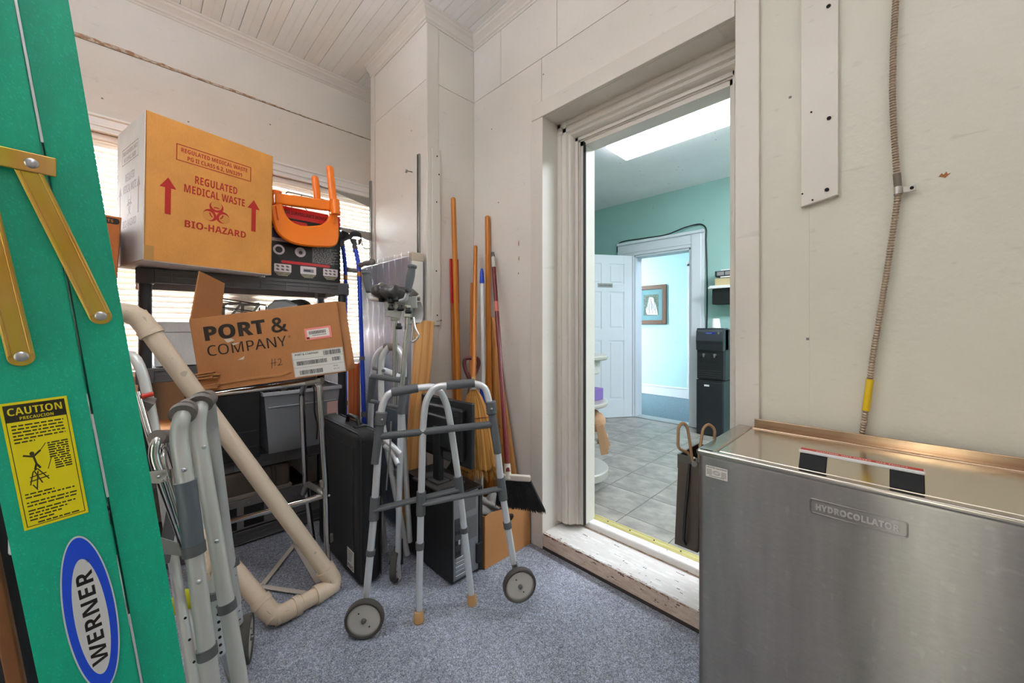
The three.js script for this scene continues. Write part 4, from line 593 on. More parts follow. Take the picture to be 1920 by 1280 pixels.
// ------------------------------------------------------------------ things on the lower shelves
{
  const bin = thing('storage_bin', 'cloudy clear plastic storage bin full of black cables, on the middle shelf', 'bin'), x0 = 0.475, x1 = 0.862, y0 = 0.4565, y1 = 0.79, z0 = -2.68, z1 = -2.33;
  const pl = phy(0xd3d6da, 0.4, 0, { transmission: 0.7, thickness: 0, side: THREE.DoubleSide });
  const wall4 = []; const t = 0.003, tp = 0.03; const quad = (a, b, c, d) => { const g = new THREE.BufferGeometry(); g.setAttribute('position', new THREE.Float32BufferAttribute([...a, ...b, ...c, ...a, ...c, ...d], 3)); g.computeVertexNormals(); return metric(g); };
  const lo = [[x0 + tp, z1 - tp], [x1 - tp, z1 - tp], [x1 - tp, z0 + tp], [x0 + tp, z0 + tp]], hi = [[x0, z1], [x1, z1], [x1, z0], [x0, z0]];
  for (let i = 0; i < 4; i++) { const j = (i + 1) % 4; wall4.push(quad([lo[i][0], y0, lo[i][1]], [lo[j][0], y0, lo[j][1]], [hi[j][0], y1, hi[j][1]], [hi[i][0], y1, hi[i][1]])); }
  wall4.push(quad([lo[0][0], y0, lo[0][1]], [lo[1][0], y0, lo[1][1]], [lo[2][0], y0, lo[2][1]], [lo[3][0], y0, lo[3][1]])); mesh('tub', wall4, pl, bin);
  const rim = phy(0xc9ccd0, 0.4, 0, { transmission: 0.3, thickness: 0 }); mesh('rim', [span(x0 - 0.008, x1 + 0.008, y1 - 0.02, y1, z1, z1 + 0.01, 0.004), span(x0 - 0.008, x1 + 0.008, y1 - 0.02, y1, z0 - 0.01, z0, 0.004), span(x0 - 0.01, x0, y1 - 0.02, y1, z0, z1, 0.004), span(x1, x1 + 0.01, y1 - 0.02, y1, z0, z1, 0.004), span(x0 + 0.02, x1 - 0.02, y1 - 0.085, y1 - 0.08, z1 - 0.006, z1 + 0.001, 0.002)], rim, bin); seat(bin);
  const cab = []; for (let i = 0; i < 16; i++) { const p = []; for (let k = 0; k < 7; k++) p.push([rr(x0 + 0.07, x1 - 0.07), rr(y0 + 0.02, y1 + 0.005), rr(z0 + 0.07, z1 - 0.06)]); cab.push(wire(p, 0.004, 60, 6)); }
  tag(mesh('cables', cab, M.black), 'tangle of black cables filling the clear plastic bin', 'cables', null, 'stuff');
  const cb = mesh('cable', wire([[0.7, 0.81, -2.4], [0.71, 0.815, -2.335], [0.712, 0.78, -2.308], [0.715, 0.66, -2.31], [0.73, 0.58, -2.312], [0.728, 0.5, -2.316]], 0.004), M.black); tag(cb, 'single black cable hanging over the front of the clear bin', 'cable');
  const n = tag(mesh('note', span(0.79, 0.85, 0.63, 0.7, -2.336, -2.334), std(0xd8b4ac, 0.8)), 'small pink and white paper stuck inside the clear bin front', 'paper');
}
{
  const o = thing('computer_case', 'black computer case on the middle shelf, left of the clear bin', 'computer'); mesh('case_body', span(0.19, 0.455, 0.457, 0.84, -2.78, -2.35, 0.006, 2), M.blackMatte, o); mesh('front_bezel', span(0.185, 0.46, 0.457, 0.845, -2.352, -2.33, 0.01, 2), M.black, o); mesh('drive_bay', [span(0.2, 0.445, 0.6, 0.603, -2.331, -2.3285), span(0.2, 0.445, 0.52, 0.523, -2.331, -2.3285)], M.darkGrey, o); seat(o);
  const w = thing('white_carton', 'flat pale carton on the middle shelf at the far left post', 'box'); mesh('carton_body', span(0.062, 0.17, 0.457, 0.62, -2.75, -2.4, 0.003), M.cardWhite, w); mesh('lid', span(0.06, 0.173, 0.61, 0.64, -2.753, -2.397, 0.003), M.cardTan, w); seat(w);
  // grey toolbag and silver hi-fi unit below
  const b = thing('tool_bag', 'drab grey brown fabric bag with a hanging strap, on the silver console', 'bag'); mesh('bag_body', span(0.2, 0.62, 0.246, 0.385, -2.76, -2.4, 0.03, 3), std(0x5d5347, 0.85, 0, { bumpMap: bumpFine, bumpScale: 0.003 }), b); mesh('flap', span(0.195, 0.625, 0.238, 0.262, -2.765, -2.394, 0.006), std(0x8a8074, 0.8), b); mesh('strap', wire([[0.53, 0.383, -2.397], [0.535, 0.31, -2.388], [0.53, 0.25, -2.39]], 0.012, 16, 8).scale(1, 1, 1), std(0x4a443c, 0.85), b); seat(b);
  const a = thing('audio_console', 'silver and black audio console with small screens, on the bottom shelf', 'electronics'), f = -2.4; mesh('console_body', span(0.2, 0.72, 0.077, 0.236, -2.76, f - 0.02, 0.004), M.black, a); mesh('face_plate', span(0.195, 0.725, 0.077, 0.238, f - 0.022, f, 0.006, 2), std(0x8c8886, 0.4, 0.6), a); mesh('screen', span(0.21, 0.37, 0.085, 0.2, f - 0.003, f + 0.002, 0.002), M.black, a); mesh('screen', span(0.4, 0.49, 0.09, 0.195, f - 0.003, f + 0.002, 0.002), M.black, a);
  for (const [x, y, r] of [[0.42, 0.218, 0.008], [0.47, 0.22, 0.006], [0.56, 0.15, 0.02], [0.65, 0.19, 0.007], [0.68, 0.19, 0.007]]) mesh('knob', new THREE.CylinderGeometry(r, r, 0.012, 18).rotateX(Math.PI / 2).translate(x, y, f + 0.004), M.zinc, a); mesh('slot', [span(0.61, 0.71, 0.15, 0.153, f, f + 0.001), span(0.61, 0.71, 0.12, 0.123, f, f + 0.001)], M.dark, a); seat(a);
}
{ // peeping over the tilted carton, on the second shelf
  const o = thing('wire_rack', 'black wire rack with two metal hoops on the second shelf, behind the standing flap', 'rack'); const y = 0.946;
  const B = []; for (const [a, b] of [[[0.3, 1.285, -2.5], [0.52, 1.256, -2.5]], [[0.3, 1.24, -2.5], [0.52, 1.211, -2.5]], [[0.3, 1.24, -2.66], [0.52, 1.211, -2.66]], [[0.3, 1.285, -2.66], [0.52, 1.256, -2.66]]]) B.push(rod(a, b, 0.003)); for (const x of [0.3, 0.52]) for (const z of [-2.5, -2.66]) B.push(rod([x, y, z], [x, x < 0.5 ? 1.285 : 1.25, z], 0.003)); mesh('wire_frame', B, M.black, o);
  for (const x of [0.325, 0.41]) mesh('metal_hoop', [bar([x, y, -2.56], [x + 0.01, 1.255, -2.56], 0.016, 0.012, [0, 0, 1]), bar([x, 1.255, -2.56], [x + 0.09, 1.265, -2.56], 0.014, 0.014, [0, 0, 1]), bar([x + 0.09, 1.265, -2.56], [x - 0.02, 1.1, -2.54], 0.012, 0.012, [0, 0, 1])], M.steelDark, o); seat(o);
  const h = thing('tape_dispenser', 'white and black rounded dispenser on the second shelf, behind the tilted carton', 'dispenser'); mesh('shell', extrude([[-0.1, 0], [0.1, 0], [0.1, 0.1], [0.08, 0.17], [0.02, 0.2], [-0.04, 0.195], [-0.085, 0.15], [-0.1, 0.08]], 0.1, 0.012).rotateY(-0.6).translate(0.66, 1.097, -2.62), std(0xcfd4d8, 0.3), h);
  mesh('roll', rod([0.675, 1.225, -2.52], [0.72, 1.23, -2.58], 0.07, 0.075, 28), M.black, h); mesh('roll_core', rod([0.671, 1.225, -2.514], [0.68, 1.225, -2.526], 0.028, 0.03, 20), std(0x7c2b2b, 0.5), h); seat(h);
  tag(mesh('flat_box', span(0.595, 0.8, 0.946, 1.096, -2.76, -2.5, 0.003), M.cardTan), 'tan carton under the rounded dispenser on the second shelf', 'box');
  for (const [k, x0, x1, hh, l] of [[0, 0.06, 0.285, 0.16, 'lower flat white carton on the second shelf, left'], [1, 0.07, 0.28, 0.05, 'upper flat white carton on the second shelf, left']]) tag(mesh('flat_box', k ? span(x0, x1, 1.108, 1.158, -2.76, -2.47, 0.003) : span(x0, x1, 0.946, 1.106, -2.77, -2.46, 0.003), M.cardWhite), l, 'box');
}
// ------------------------------------------------------------------ between shelving and chimney breast
const cuffRing = (c, r, tilt) => { const g = new THREE.CylinderGeometry(r, r * 0.92, 0.05, 24, 1, true, 0.5, 5.2), k = new THREE.CylinderGeometry(r - 0.004, r * 0.92 - 0.004, 0.05, 24, 1, true, 0.5, 5.2); return merge([g, k]).rotateX(1.25).rotateY(tilt).translate(...c); };
const crutch = (label, top, mid, foot, grip, dir) => {
  const o = thing('forearm_crutch', label, 'crutch', null); const cuffMat = std(0x4d4c4e, 0.55, 0, { side: THREE.DoubleSide });
  mesh('shaft', pipe([foot, mid, top], 0.0125, 0.05, 40, 14), M.blue, o); mesh('ferrule', rod([foot[0], foot[1] - 0.002, foot[2]], mix(foot, mid, 0.05), 0.018, 0.015), M.rubber, o);
  mesh('cuff', cuffRing([top[0] + dir * 0.0, top[1] + 0.07, top[2]], 0.036, -0.5 * dir), cuffMat, o); mesh('cuff_arm', bar([top[0], top[1] - 0.02, top[2]], [top[0], top[1] + 0.07, top[2] - 0.03], 0.03, 0.008, [0, 0, 1], 0.003), cuffMat, o);
  mesh('hand_grip', lathe([[0, 0], [0.015, 0], [0.0165, 0.01], [0.014, 0.03], [0.0165, 0.06], [0.014, 0.09], [0.017, 0.105], [0.02, 0.112], [0.018, 0.122], [0, 0.124]], 18).applyMatrix4(frameTo(grip[0], grip[1]).multiply(new THREE.Matrix4().makeTranslation(0, -V(grip[0]).distanceTo(V(grip[1])) / 2, 0))), M.gripBrown, o);
  mesh('clip', [rod(mix(foot, mid, 0.62), mix(foot, mid, 0.635), 0.016), rod(mix(foot, mid, 0.4), mix(foot, mid, 0.42), 0.016)], M.grip, o); mesh('band', rod(mix(foot, mid, 0.955), mix(foot, mid, 0.975), 0.0129), std(0xb8793c, 0.4, 0.6), o); return seat(o);
};
crutch('right one of two blue forearm crutches, grip pointing at the wrapped panel', [0.958, 1.606, -2.339], [0.968, 1.507, -2.316], [0.953, 0.002, -2.16], [[0.968, 1.509, -2.301], [1.002, 1.521, -2.156]], 1);
crutch('left one of two blue forearm crutches, close beside the black kit carton', [0.987, 1.673, -2.619], [1, 1.519, -2.607], [1.0, 0.002, -2.62], [[1.005, 1.519, -2.602], [1.052, 1.518, -2.612]], -1);
{
  const o = thing('wooden_post', 'reddish brown wooden post between the shelving and the film wrapped panel', 'post'); mesh('post_body', bar([0.868, 0.001, -2.135], [0.853, 0.93, -2.105], 0.052, 0.04, [-0.7, 0, 0.7], 0.004), M.redwood, o); mesh('post_cap', bar([0.853, 0.928, -2.105], [0.8527, 0.936, -2.1045], 0.05, 0.038, [-0.7, 0, 0.7], 0.003), M.redwood, o); seat(o);
}
{ // panel wrapped in clear film leaning on the chimney breast
  const o = thing('wrapped_panel', 'large flat panel wrapped in clear crinkled plastic film, leaning on the chimney breast', 'panel'), x0 = 1.058, x1 = 1.128, z0 = -2.5, z1 = -1.862, h = 1.525;
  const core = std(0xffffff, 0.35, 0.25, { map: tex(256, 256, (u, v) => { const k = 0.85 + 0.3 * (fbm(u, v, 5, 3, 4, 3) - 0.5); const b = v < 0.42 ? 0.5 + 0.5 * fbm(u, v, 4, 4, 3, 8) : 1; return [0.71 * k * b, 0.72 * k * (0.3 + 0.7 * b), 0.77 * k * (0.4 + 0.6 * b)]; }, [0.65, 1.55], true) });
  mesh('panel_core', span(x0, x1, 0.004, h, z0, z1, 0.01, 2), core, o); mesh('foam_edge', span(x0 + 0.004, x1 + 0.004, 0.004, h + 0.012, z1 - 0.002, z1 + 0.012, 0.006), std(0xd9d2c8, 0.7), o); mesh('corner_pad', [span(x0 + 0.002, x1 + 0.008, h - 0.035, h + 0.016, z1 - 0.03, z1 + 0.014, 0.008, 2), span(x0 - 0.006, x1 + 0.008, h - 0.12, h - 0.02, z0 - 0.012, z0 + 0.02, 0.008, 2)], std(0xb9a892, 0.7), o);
  const film = phy(0xffffff, 0.12, 0, { transmission: 1, thickness: 0, ior: 1.5, side: THREE.DoubleSide });
  const sheet = new THREE.PlaneGeometry(z1 - z0 + 0.03, h + 0.02, 110, 90), p = sheet.attributes.position; for (let i = 0; i < p.count; i++) { const u = p.getX(i) / 0.66 + 0.5, v = p.getY(i) / 1.55 + 0.5; const ray = Math.sin(u * 55 + v * 14 + 5 * fbm(u, v, 3, 3, 3, 7)) * 0.004 * (0.4 + v) + Math.sin((u * 0.6 - v) * 60 + 7 * fbm(u, v, 4, 4, 3, 17)) * 0.0014 + 0.02 * (fbm(u, v, 6, 6, 4, 9) - 0.5) * (v < 0.4 ? 1.8 : 0.6); p.setZ(i, ray + (v < 0.38 ? 0.012 : 0)); }
  sheet.computeVertexNormals(); sheet.rotateY(-Math.PI / 2).translate(x0 - 0.012, h / 2 + 0.006, (z0 + z1) / 2); mesh('plastic_film', sheet, film, o);
  const top = new THREE.PlaneGeometry(0.64, 0.09, 40, 6), q = top.attributes.position; for (let i = 0; i < q.count; i++) q.setZ(i, 0.01 * (fbm(q.getX(i) + 0.5, q.getY(i) + 0.5, 16, 16, 3, 4) - 0.5)); top.computeVertexNormals(); top.rotateX(-Math.PI / 2).rotateY(Math.PI / 2).translate((x0 + x1) / 2, h + 0.012, (z0 + z1) / 2); mesh('film_top', top, film, o);
  const scr = new THREE.PlaneGeometry(0.09, 0.34, 26, 50), s = scr.attributes.position; for (let i = 0; i < s.count; i++) { const u = s.getX(i) / 0.12 + 0.5, v = s.getY(i) / 0.34 + 0.5; s.setZ(i, 0.05 * (fbm(u, v, 4, 5, 4, 31) - 0.5) + 0.05 * (1 - v)); } scr.computeVertexNormals(); scr.rotateY(-Math.PI / 4).translate(1.02, 0.74, -2.33); mesh('loose_film', scr, film, o);
  o.rotation.z = 0; seat(o);
}
const plank = (name, label, a, b, w, t, face, m, cat) => { const o = thing(name, label, cat || 'board'); mesh('plank_body', bar(a, b, w, t, face, 0.003), m, o); return seat(o); };
plank('pine_board', 'pale knotty pine board standing on end in front of the chimney breast corner', [1.005, 0.003, -1.79], [1.112, 1.168, -1.8], 0.098, 0.022, [0.25, 0, -1], M.pine);
{ // lumber in the corner
  const o = thing('lumber_board', 'wide pine lumber board leaning in the corner behind the red broom handle', 'board'), g = extrude([[0, 0], [0.19, 0], [0.19, 0.262], [0.3, 0.28], [0.075, 1.19], [0.035, 1.19]], 0.02, 0.002); mesh('plank_body', g.rotateX(-0.03).rotateY(-Math.PI / 2).translate(1.445, 0.001, -1.725), M.pine, o);
  flatPrint(o, 'grade_stamp', 0.07, 0.03, 1.39, 0.5, -1.571, inkMat(print(140, 60, (x) => { x.fillStyle = '#6a4626'; x.font = 'bold 40px monospace'; x.fillText('B.E.', 8, 42); })), -Math.PI / 2).position.set(1.4405, 0.58, -1.56); seat(o);
}
plank('wood_lath', 'short pine lath with a slanted top, behind the corn broom handle', [1.34, 0.002, -1.7], [1.395, 1.39, -1.74], 0.034, 0.014, [0.5, 0, -1], M.pineDeep);
{ const o = thing('wood_lath', 'wooden lath painted red at its upper end, behind the tallest left pole', 'board'); mesh('plank_body', bar([1.34, 0.002, -1.8], [1.326, 1.27, -1.825], 0.05, 0.016, [0.2, 0, -1]), M.pineDeep, o); mesh('painted_end', bar([1.326, 1.27, -1.825], [1.323, 1.53, -1.83], 0.051, 0.017, [0.2, 0, -1]), std(0xb01c16, 0.45), o); seat(o); }
const knobEnd = (r) => new THREE.SphereGeometry(r, 18, 12);
{ const o = thing('wooden_pole', 'tallest varnished wooden pole, leftmost in the corner', 'pole'); mesh('pole', [rod([1.315, 0.002, -1.735], [1.3, 1.865, -1.805], 0.0145), knobEnd(0.0145).translate(1.3, 1.865, -1.805)], M.handle, o); mesh('ferrule', rod([1.315, 0.0, -1.735], [1.3145, 0.09, -1.738], 0.017), M.zinc, o); seat(o); }
{ const o = thing('wooden_pole', 'thick amber wooden pole against the door wall, left of the red broom handle', 'pole'); mesh('pole', [rod([1.376, 0.002, -1.566], [1.476, 1.775, -1.708], 0.0155), knobEnd(0.0155).translate(1.476, 1.775, -1.708)], M.handle, o); mesh('ferrule', rod([1.376, 0, -1.566], [1.3816, 0.1, -1.574], 0.018), M.zinc, o); seat(o); }
{ // corn broom
  const o = thing('corn_broom', 'straw corn broom standing on its bristles behind the monitor', 'broom'), top = [1.432, 1.605, -1.765], neck = [1.218, 0.817, -1.516];
  mesh('broom_handle', [rod(neck, top, 0.012), knobEnd(0.012).translate(...top)], M.handle, o); mesh('neck_label', rod(mix(neck, top, 0.01), mix(neck, top, 0.075), 0.0125), M.tip, o);
  const straw = std(0xffffff, 0.85, 0, { map: tex(256, 64, (u, v, x, y) => { const k = 0.55 + 0.55 * vn(u * 120, v * 2, 120, 2, 4); return [0.8 * k, 0.55 * k, 0.24 * k]; }, null, true) });
  const prof = [[0.018, 0], [0.036, 0.03], [0.06, 0.09], [0.082, 0.18], [0.098, 0.28], [0.11, 0.39], [0.1, 0.405], [0, 0.4]], g = lathe(prof, 60), p = g.attributes.position; for (let i = 0; i < p.count; i++) { const a = Math.atan2(p.getZ(i), p.getX(i)), k = 1 + 0.05 * Math.sin(a * 29) + 0.04 * (hash(Math.round(a * 60), 3, 4) - 0.5); p.setXYZ(i, p.getX(i) * k, -p.getY(i) * (1 + 0.02 * Math.sin(a * 7)), p.getZ(i) * 0.32 * k); } g.computeVertexNormals();
  const rot = new THREE.Matrix4().makeTranslation(...neck).multiply(new THREE.Matrix4().makeRotationY(-0.75)).multiply(new THREE.Matrix4().makeRotationZ(0.05)); mesh('straw_head', g.applyMatrix4(rot), straw, o);
  const st = []; for (let i = 0; i < 520; i++) { const u = rr(-1, 1), w = rr(-1, 1) * Math.sqrt(1 - u * u), l = rr(0.34, 0.43); st.push(new THREE.CylinderGeometry(0.0009, 0.0012, l, 3, 1).applyMatrix4(frameTo([u * 0.03, -0.03, w * 0.014], [u * 0.118, -0.03 - l, w * 0.045])).applyMatrix4(rot)); } tag(mesh('straw', st, std(0xc48f46, 0.85), o), null, null, null, 'stuff');
  for (const [y, w] of [[0.14, 0.074], [0.165, 0.08], [0.19, 0.085]]) { const c = []; for (let i = 0; i <= 40; i++) { const a = i / 40 * 6.283; c.push(new THREE.Vector3(Math.cos(a) * w * 1.03, -y, Math.sin(a) * w * 0.35).applyMatrix4(rot)); } mesh('stitching', new THREE.TubeGeometry(new THREE.CatmullRomCurve3(c, true), 60, 0.0013, 5, true), std(0x7c2018, 0.6), o); }
  mesh('neck_wire', rod(mix(neck, [neck[0], neck[1] - 0.03, neck[2]], 0), [neck[0], neck[1] + 0.03, neck[2] - 0.005], 0.0175, 0.014), M.zinc, o); seat(o);
}
{ // mop with a white handle
  const o = thing('mop', 'white mop handle with blue tip and blue clamp, between two wooden poles', 'mop'), b = [1.34, 0.74, -1.585], t = [1.385, 1.38, -1.65]; mesh('mop_handle', rod(b, t, 0.0105), M.white, o); mesh('tip', lathe([[0.012, 0], [0.0135, 0.01], [0.011, 0.06], [0.006, 0.085], [0, 0.088]], 16).applyMatrix4(frameTo(t, mix(b, t, 1.1)).multiply(new THREE.Matrix4().makeTranslation(0, -0.035, 0))), M.blue, o); mesh('clamp', bar(mix(b, t, -0.08), mix(b, t, 0.12), 0.036, 0.026, [0.7, 0, -0.7], 0.008), M.blue, o); mesh('shaft', rod([1.3, 0.02, -1.56], b, 0.009), M.white, o); mesh('mop_head', bar([1.3, 0.0, -1.555], [1.302, 0.05, -1.555], 0.09, 0.06, [0.7, 0, -0.7], 0.015), std(0xbdb8ae, 0.9), o); seat(o);
}
{ // shovel with a maroon D handle
  const o = thing('shovel', 'shovel with a maroon plastic D handle and a chrome shaft, behind the monitor', 'shovel'), c = [1.288, 0.848, -1.622], R = 0.012, X = (a, y) => [c[0] + a * 0.7133, c[1] + y, c[2] + a * 0.7009], m = std(0x5a2328, 0.4);
  mesh('d_handle', [pipe([X(-0.008, 0.0), X(-0.03, 0.05), X(-0.04, 0.085), X(-0.035, 0.118), X(0.035, 0.118), X(0.04, 0.085), X(0.026, 0.05), X(0.006, 0)], 0.0105, 0.03, 50), rod(X(-0.006, 0.012), X(-0.008, -0.03), 0.015)], m, o);
  const f = [c[0] - 0.04, 0.42, c[2] - 0.04]; mesh('shaft', rod(X(-0.008, -0.02), f, 0.0095), M.chrome, o); mesh('blade', extrude([[-0.06, 0], [0.06, 0], [0.058, 0.24], [0.02, 0.3], [-0.02, 0.3], [-0.058, 0.24]], 0.006, 0.001).rotateX(0.06).rotateY(-0.78).translate(f[0] - 0.005, 0.135, f[2] - 0.02), M.steelDark, o); mesh('socket', rod([f[0] - 0.003, 0.4, f[2] - 0.006], [f[0], 0.47, f[2]], 0.014), M.steelDark, o); mesh('blade_edge', rod([f[0] - 0.05, 0.135, f[2] - 0.065], [f[0] + 0.038, 0.135, f[2] + 0.022], 0.003), M.steelDark, o); seat(o);
}
{ // angle broom with red handle
  const o = thing('push_broom', 'broom with a red metal handle and black flared bristles, hung over the plain carton', 'broom'), t = [1.462, 1.56, -1.645], b = [1.192, 0.482, -1.24], m = std(0xc9bfb2, 0.5);
  mesh('broom_handle', rod(b, mix(t, b, 0.04), 0.0115), M.red, o); mesh('grey_sleeve', rod(mix(t, b, 0.085), mix(t, b, 0.025), 0.012), std(0xb9b4ac, 0.5), o); mesh('hang_tip', [rod(mix(t, b, 0.027), mix(t, b, 0.003), 0.0125, 0.009), knobEnd(0.009).translate(...mix(t, b, 0.003))], std(0x5d5a57, 0.5), o); mesh('sticker', rod(mix(t, b, 0.27), mix(t, b, 0.32), 0.0118), std(0xc46a5c, 0.5), o);
  const L = [1.164, 0.461, -1.267], Rr = [1.265, 0.451, -1.168], dv = V(Rr).sub(V(L)).normalize(); mesh('broom_block', [bar(L, Rr, 0.022, 0.028, [0, 1, 0], 0.006), rod([b[0], b[1] - 0.03, b[2]], mix(b, t, 0.03), 0.017, 0.014), bar([b[0] - 0.02, b[1] - 0.022, b[2] - 0.02], [b[0] + 0.02, b[1] - 0.022, b[2] + 0.02], 0.02, 0.02, [0, 1, 0], 0.004)], m, o);
  const br = []; for (let i = 0; i < 900; i++) { const u = rnd(), w = rr(-1, 1), s = V(L).lerp(V(Rr), u), k = (u - 0.2) * 0.085, len = 0.125 + 0.02 * u + rr(-0.008, 0.008), e = s.clone().add(dv.clone().multiplyScalar(k)).add(new THREE.Vector3(-0.7 * w * 0.014, -len, 0.7 * w * 0.014)); s.y -= 0.008; s.x -= 0.7 * w * 0.01; s.z += 0.7 * w * 0.01; br.push(new THREE.CylinderGeometry(0.0011, 0.0013, s.distanceTo(e), 3, 1).applyMatrix4(frameTo(s, e))); } tag(mesh('bristles', br, std(0x1d1c1c, 0.6), o), null, null, null, 'stuff'); seat(o);
}
// ------------------------------------------------------------------ platform walker in front of the wrapped panel
{
  const o = thing('platform_walker', 'tall folded walker with two upright grips and arm pads, before the wrapped panel', 'walker'), d = 1.72, R = 0.0135;
  const P = { a: [0.785, 0.904, -1.724], b: [0.784, 0.997, -1.697], c: [0.804, 1.043, -1.649], d: [0.82, 1.046, -1.55], e: [0.828, 1.005, -1.513], f: [0.828, 0.919, -1.513] };
  mesh('side_frame', pipe([[0.9, 0.012, -1.83], [0.82, 0.642, -1.83], P.a, P.b, P.c, P.d, P.e, P.f, [0.82, 0.792, -1.522], [0.842, 0.012, -1.592]], R, 0.05, 110, 14), M.alu, o);
  mesh('side_frame', pipe([[0.93, 0.04, -1.665], [0.788, 0.708, -1.637], [0.785, 0.924, -1.64], [0.783, 1.001, -1.628], [0.807, 1.049, -1.604], [0.833, 1.044, -1.593], [0.869, 0.997, -1.613], [0.879, 0.817, -1.632], [0.94, 0.1, -1.66]], R, 0.05, 110, 14), M.aluDull, o);
  mesh('hand_grip', pipe([[0.806, 1.043, -1.633], [0.821, 1.045, -1.562]], 0.0175, 0.02, 8, 18), M.gripBrown, o);
  mesh('cross_bar', [rod([0.762, 0.91, -1.677], [0.82, 0.902, -1.508], 0.0125), rod([0.76, 0.797, -1.679], [0.815, 0.783, -1.512], 0.009), rod([0.765, 0.947, -1.674], [0.827, 0.924, -1.543], 0.008)], M.grip, o); mesh('sleeve', rod([0.825, 0.918, -1.503], [0.815, 0.759, -1.512], 0.0165), M.grip, o); mesh('sleeve', rod([0.783, 0.902, -1.719], [0.796, 0.78, -1.77], 0.0165), M.grip, o);
  mesh('pivot_arm', [pipe([[0.782, 0.642, -1.615], [0.792, 0.618, -1.549], [0.817, 0.584, -1.525]], 0.012, 0.03, 14), pipe([[0.798, 0.597, -1.627], [0.807, 0.577, -1.563], [0.81, 0.537, -1.531]], 0.011, 0.03, 14), pipe([[0.795, 0.938, -1.63], [0.811, 0.927, -1.572], [0.825, 0.911, -1.531]], 0.013, 0.02, 14)], M.alu, o);
  mesh('cable', wire([[0.789, 0.723, -1.552], [0.781, 0.61, -1.546], [0.776, 0.541, -1.551], [0.774, 0.426, -1.567]], 0.004), M.zinc, o);
  // upright posts with arm platforms
  const post = (b, t, n) => { mesh('post', rod(b, t, 0.0105, 0.0105, 16), std(0xc6c8c5, 0.25, 0.9), o); mesh('post_clamp', [bar(mix(b, t, 0.86), mix(b, t, 1), 0.032, 0.034, [0.7, 0, -0.7], 0.005)], std(0xb9bcb2, 0.35, 0.8), o); mesh('clamp_knob', lathe([[0, 0], [0.012, 0], [0.016, 0.006], [0.013, 0.02], [0, 0.022]], 10).rotateZ(-1.57).rotateY(0.8).translate(...mix(b, t, n)), M.black, o); };
  post([0.81, 0.788, -1.56], [0.802, 1.22, -1.539], 0.93); post([0.807, 0.855, -1.492], [0.824, 1.225, -1.461], 0.88);
  const plate = std(0xb9bdb8, 0.4, 0.6); mesh('arm_plate', [bar([0.758, 1.231, -1.554], [0.838, 1.237, -1.42], 0.006, 0.05, [0, 1, 0]), bar([0.774, 1.252, -1.51], [0.858, 1.223, -1.484], 0.006, 0.06, [0, 1, 0]), bar([0.76, 1.196, -1.539], [0.8, 1.184, -1.485], 0.034, 0.005, [0.7, 0, -0.7], 0.002)], plate, o); mesh('curved_shell', (() => { const g = new THREE.CylinderGeometry(0.05, 0.05, 0.06, 20, 1, true, 0, 2.6), k = g.clone().scale(0.94, 1, 0.94); return merge([g, k]).rotateX(1.5).rotateY(0.6).translate(...[0.822, 1.195, -1.435]); })(), std(0xcac9c6, 0.35, 0, { side: THREE.DoubleSide }), o);
  // folded vinyl arm pads
  const pad = (c, sx, sy, sz, ry, s) => { const g = new THREE.SphereGeometry(1, 40, 24), p = g.attributes.position; for (let i = 0; i < p.count; i++) { const x = p.getX(i), y = p.getY(i), z = p.getZ(i), k = 1 + 0.28 * Math.sin(x * 9 + z * 4 + s) * 0.4 + 0.35 * (fbm(x * 0.5 + 0.5, z * 0.5 + 0.5, 5, 5, 3, s) - 0.5); p.setXYZ(i, x * sx * (1 + 0.08 * Math.sin(z * 8)), y * sy * k, z * sz * k); } g.computeVertexNormals(); return g.rotateY(ry).translate(...c); };
  const vin = std(0x3c3a38, 0.32); mesh('arm_pad', pad([0.75, 1.285, -1.548], 0.058, 0.032, 0.045, 0.8, 3), vin, o); mesh('arm_pad', pad([0.773, 1.277, -1.484], 0.062, 0.03, 0.04, -0.2, 7), vin, o); mesh('arm_pad', bar([0.797, 1.28, -1.544], [0.849, 1.27, -1.465], 0.03, 0.034, [0, 1, 0], 0.012), M.gripBrown, o); mesh('pad_end', rod([0.831, 1.263, -1.455], [0.844, 1.284, -1.442], 0.018, 0.018, 16), M.gripBrown, o);
  const grip = (b, t) => { const L = V(b).distanceTo(V(t)); mesh('upright_grip', lathe([[0, 0], [0.012, 0], [0.0135, 0.01], [0.0165, L * 0.35], [0.0175, L * 0.6], [0.0145, L * 0.86], [0.0185, L * 0.88], [0.0195, L * 0.95], [0.0165, L], [0, L * 1.01]], 20).applyMatrix4(frameTo(b, t).multiply(new THREE.Matrix4().makeTranslation(0, -L / 2, 0))), M.grip, o); };
  grip([0.729, 1.285, -1.639], [0.72, 1.376, -1.647]); grip([0.79, 1.276, -1.411], [0.804, 1.387, -1.397]);
  mesh('grip_tube', pipe([[0.729, 1.28, -1.639], [0.733, 1.257, -1.635], [0.749, 1.25, -1.577], [0.778, 1.239, -1.521]], 0.0085, 0.03, 24), M.aluDull, o); mesh('grip_tube', pipe([[0.789, 1.269, -1.412], [0.788, 1.244, -1.427], [0.778, 1.237, -1.479]], 0.0085, 0.03, 24), M.alu, o); mesh('grip_tube', rod([0.842, 1.252, -1.444], [0.858, 1.252, -1.428], 0.0085), M.gripBrown, o);
  for (const p of [[0.742, 1.25, -1.542], [0.751, 1.24, -1.478], [0.763, 1.249, -1.465], [0.751, 1.212, -1.478], [0.774, 1.209, -1.441], [0.784, 1.134, -1.473], [0.797, 1.198, -1.418]]) mesh('clamp_knob', lathe([[0, -0.011], [0.012, -0.011], [0.015, -0.002], [0.009, 0.006], [0.009, 0.014], [0, 0.014]], 8).translate(...p), M.black, o);
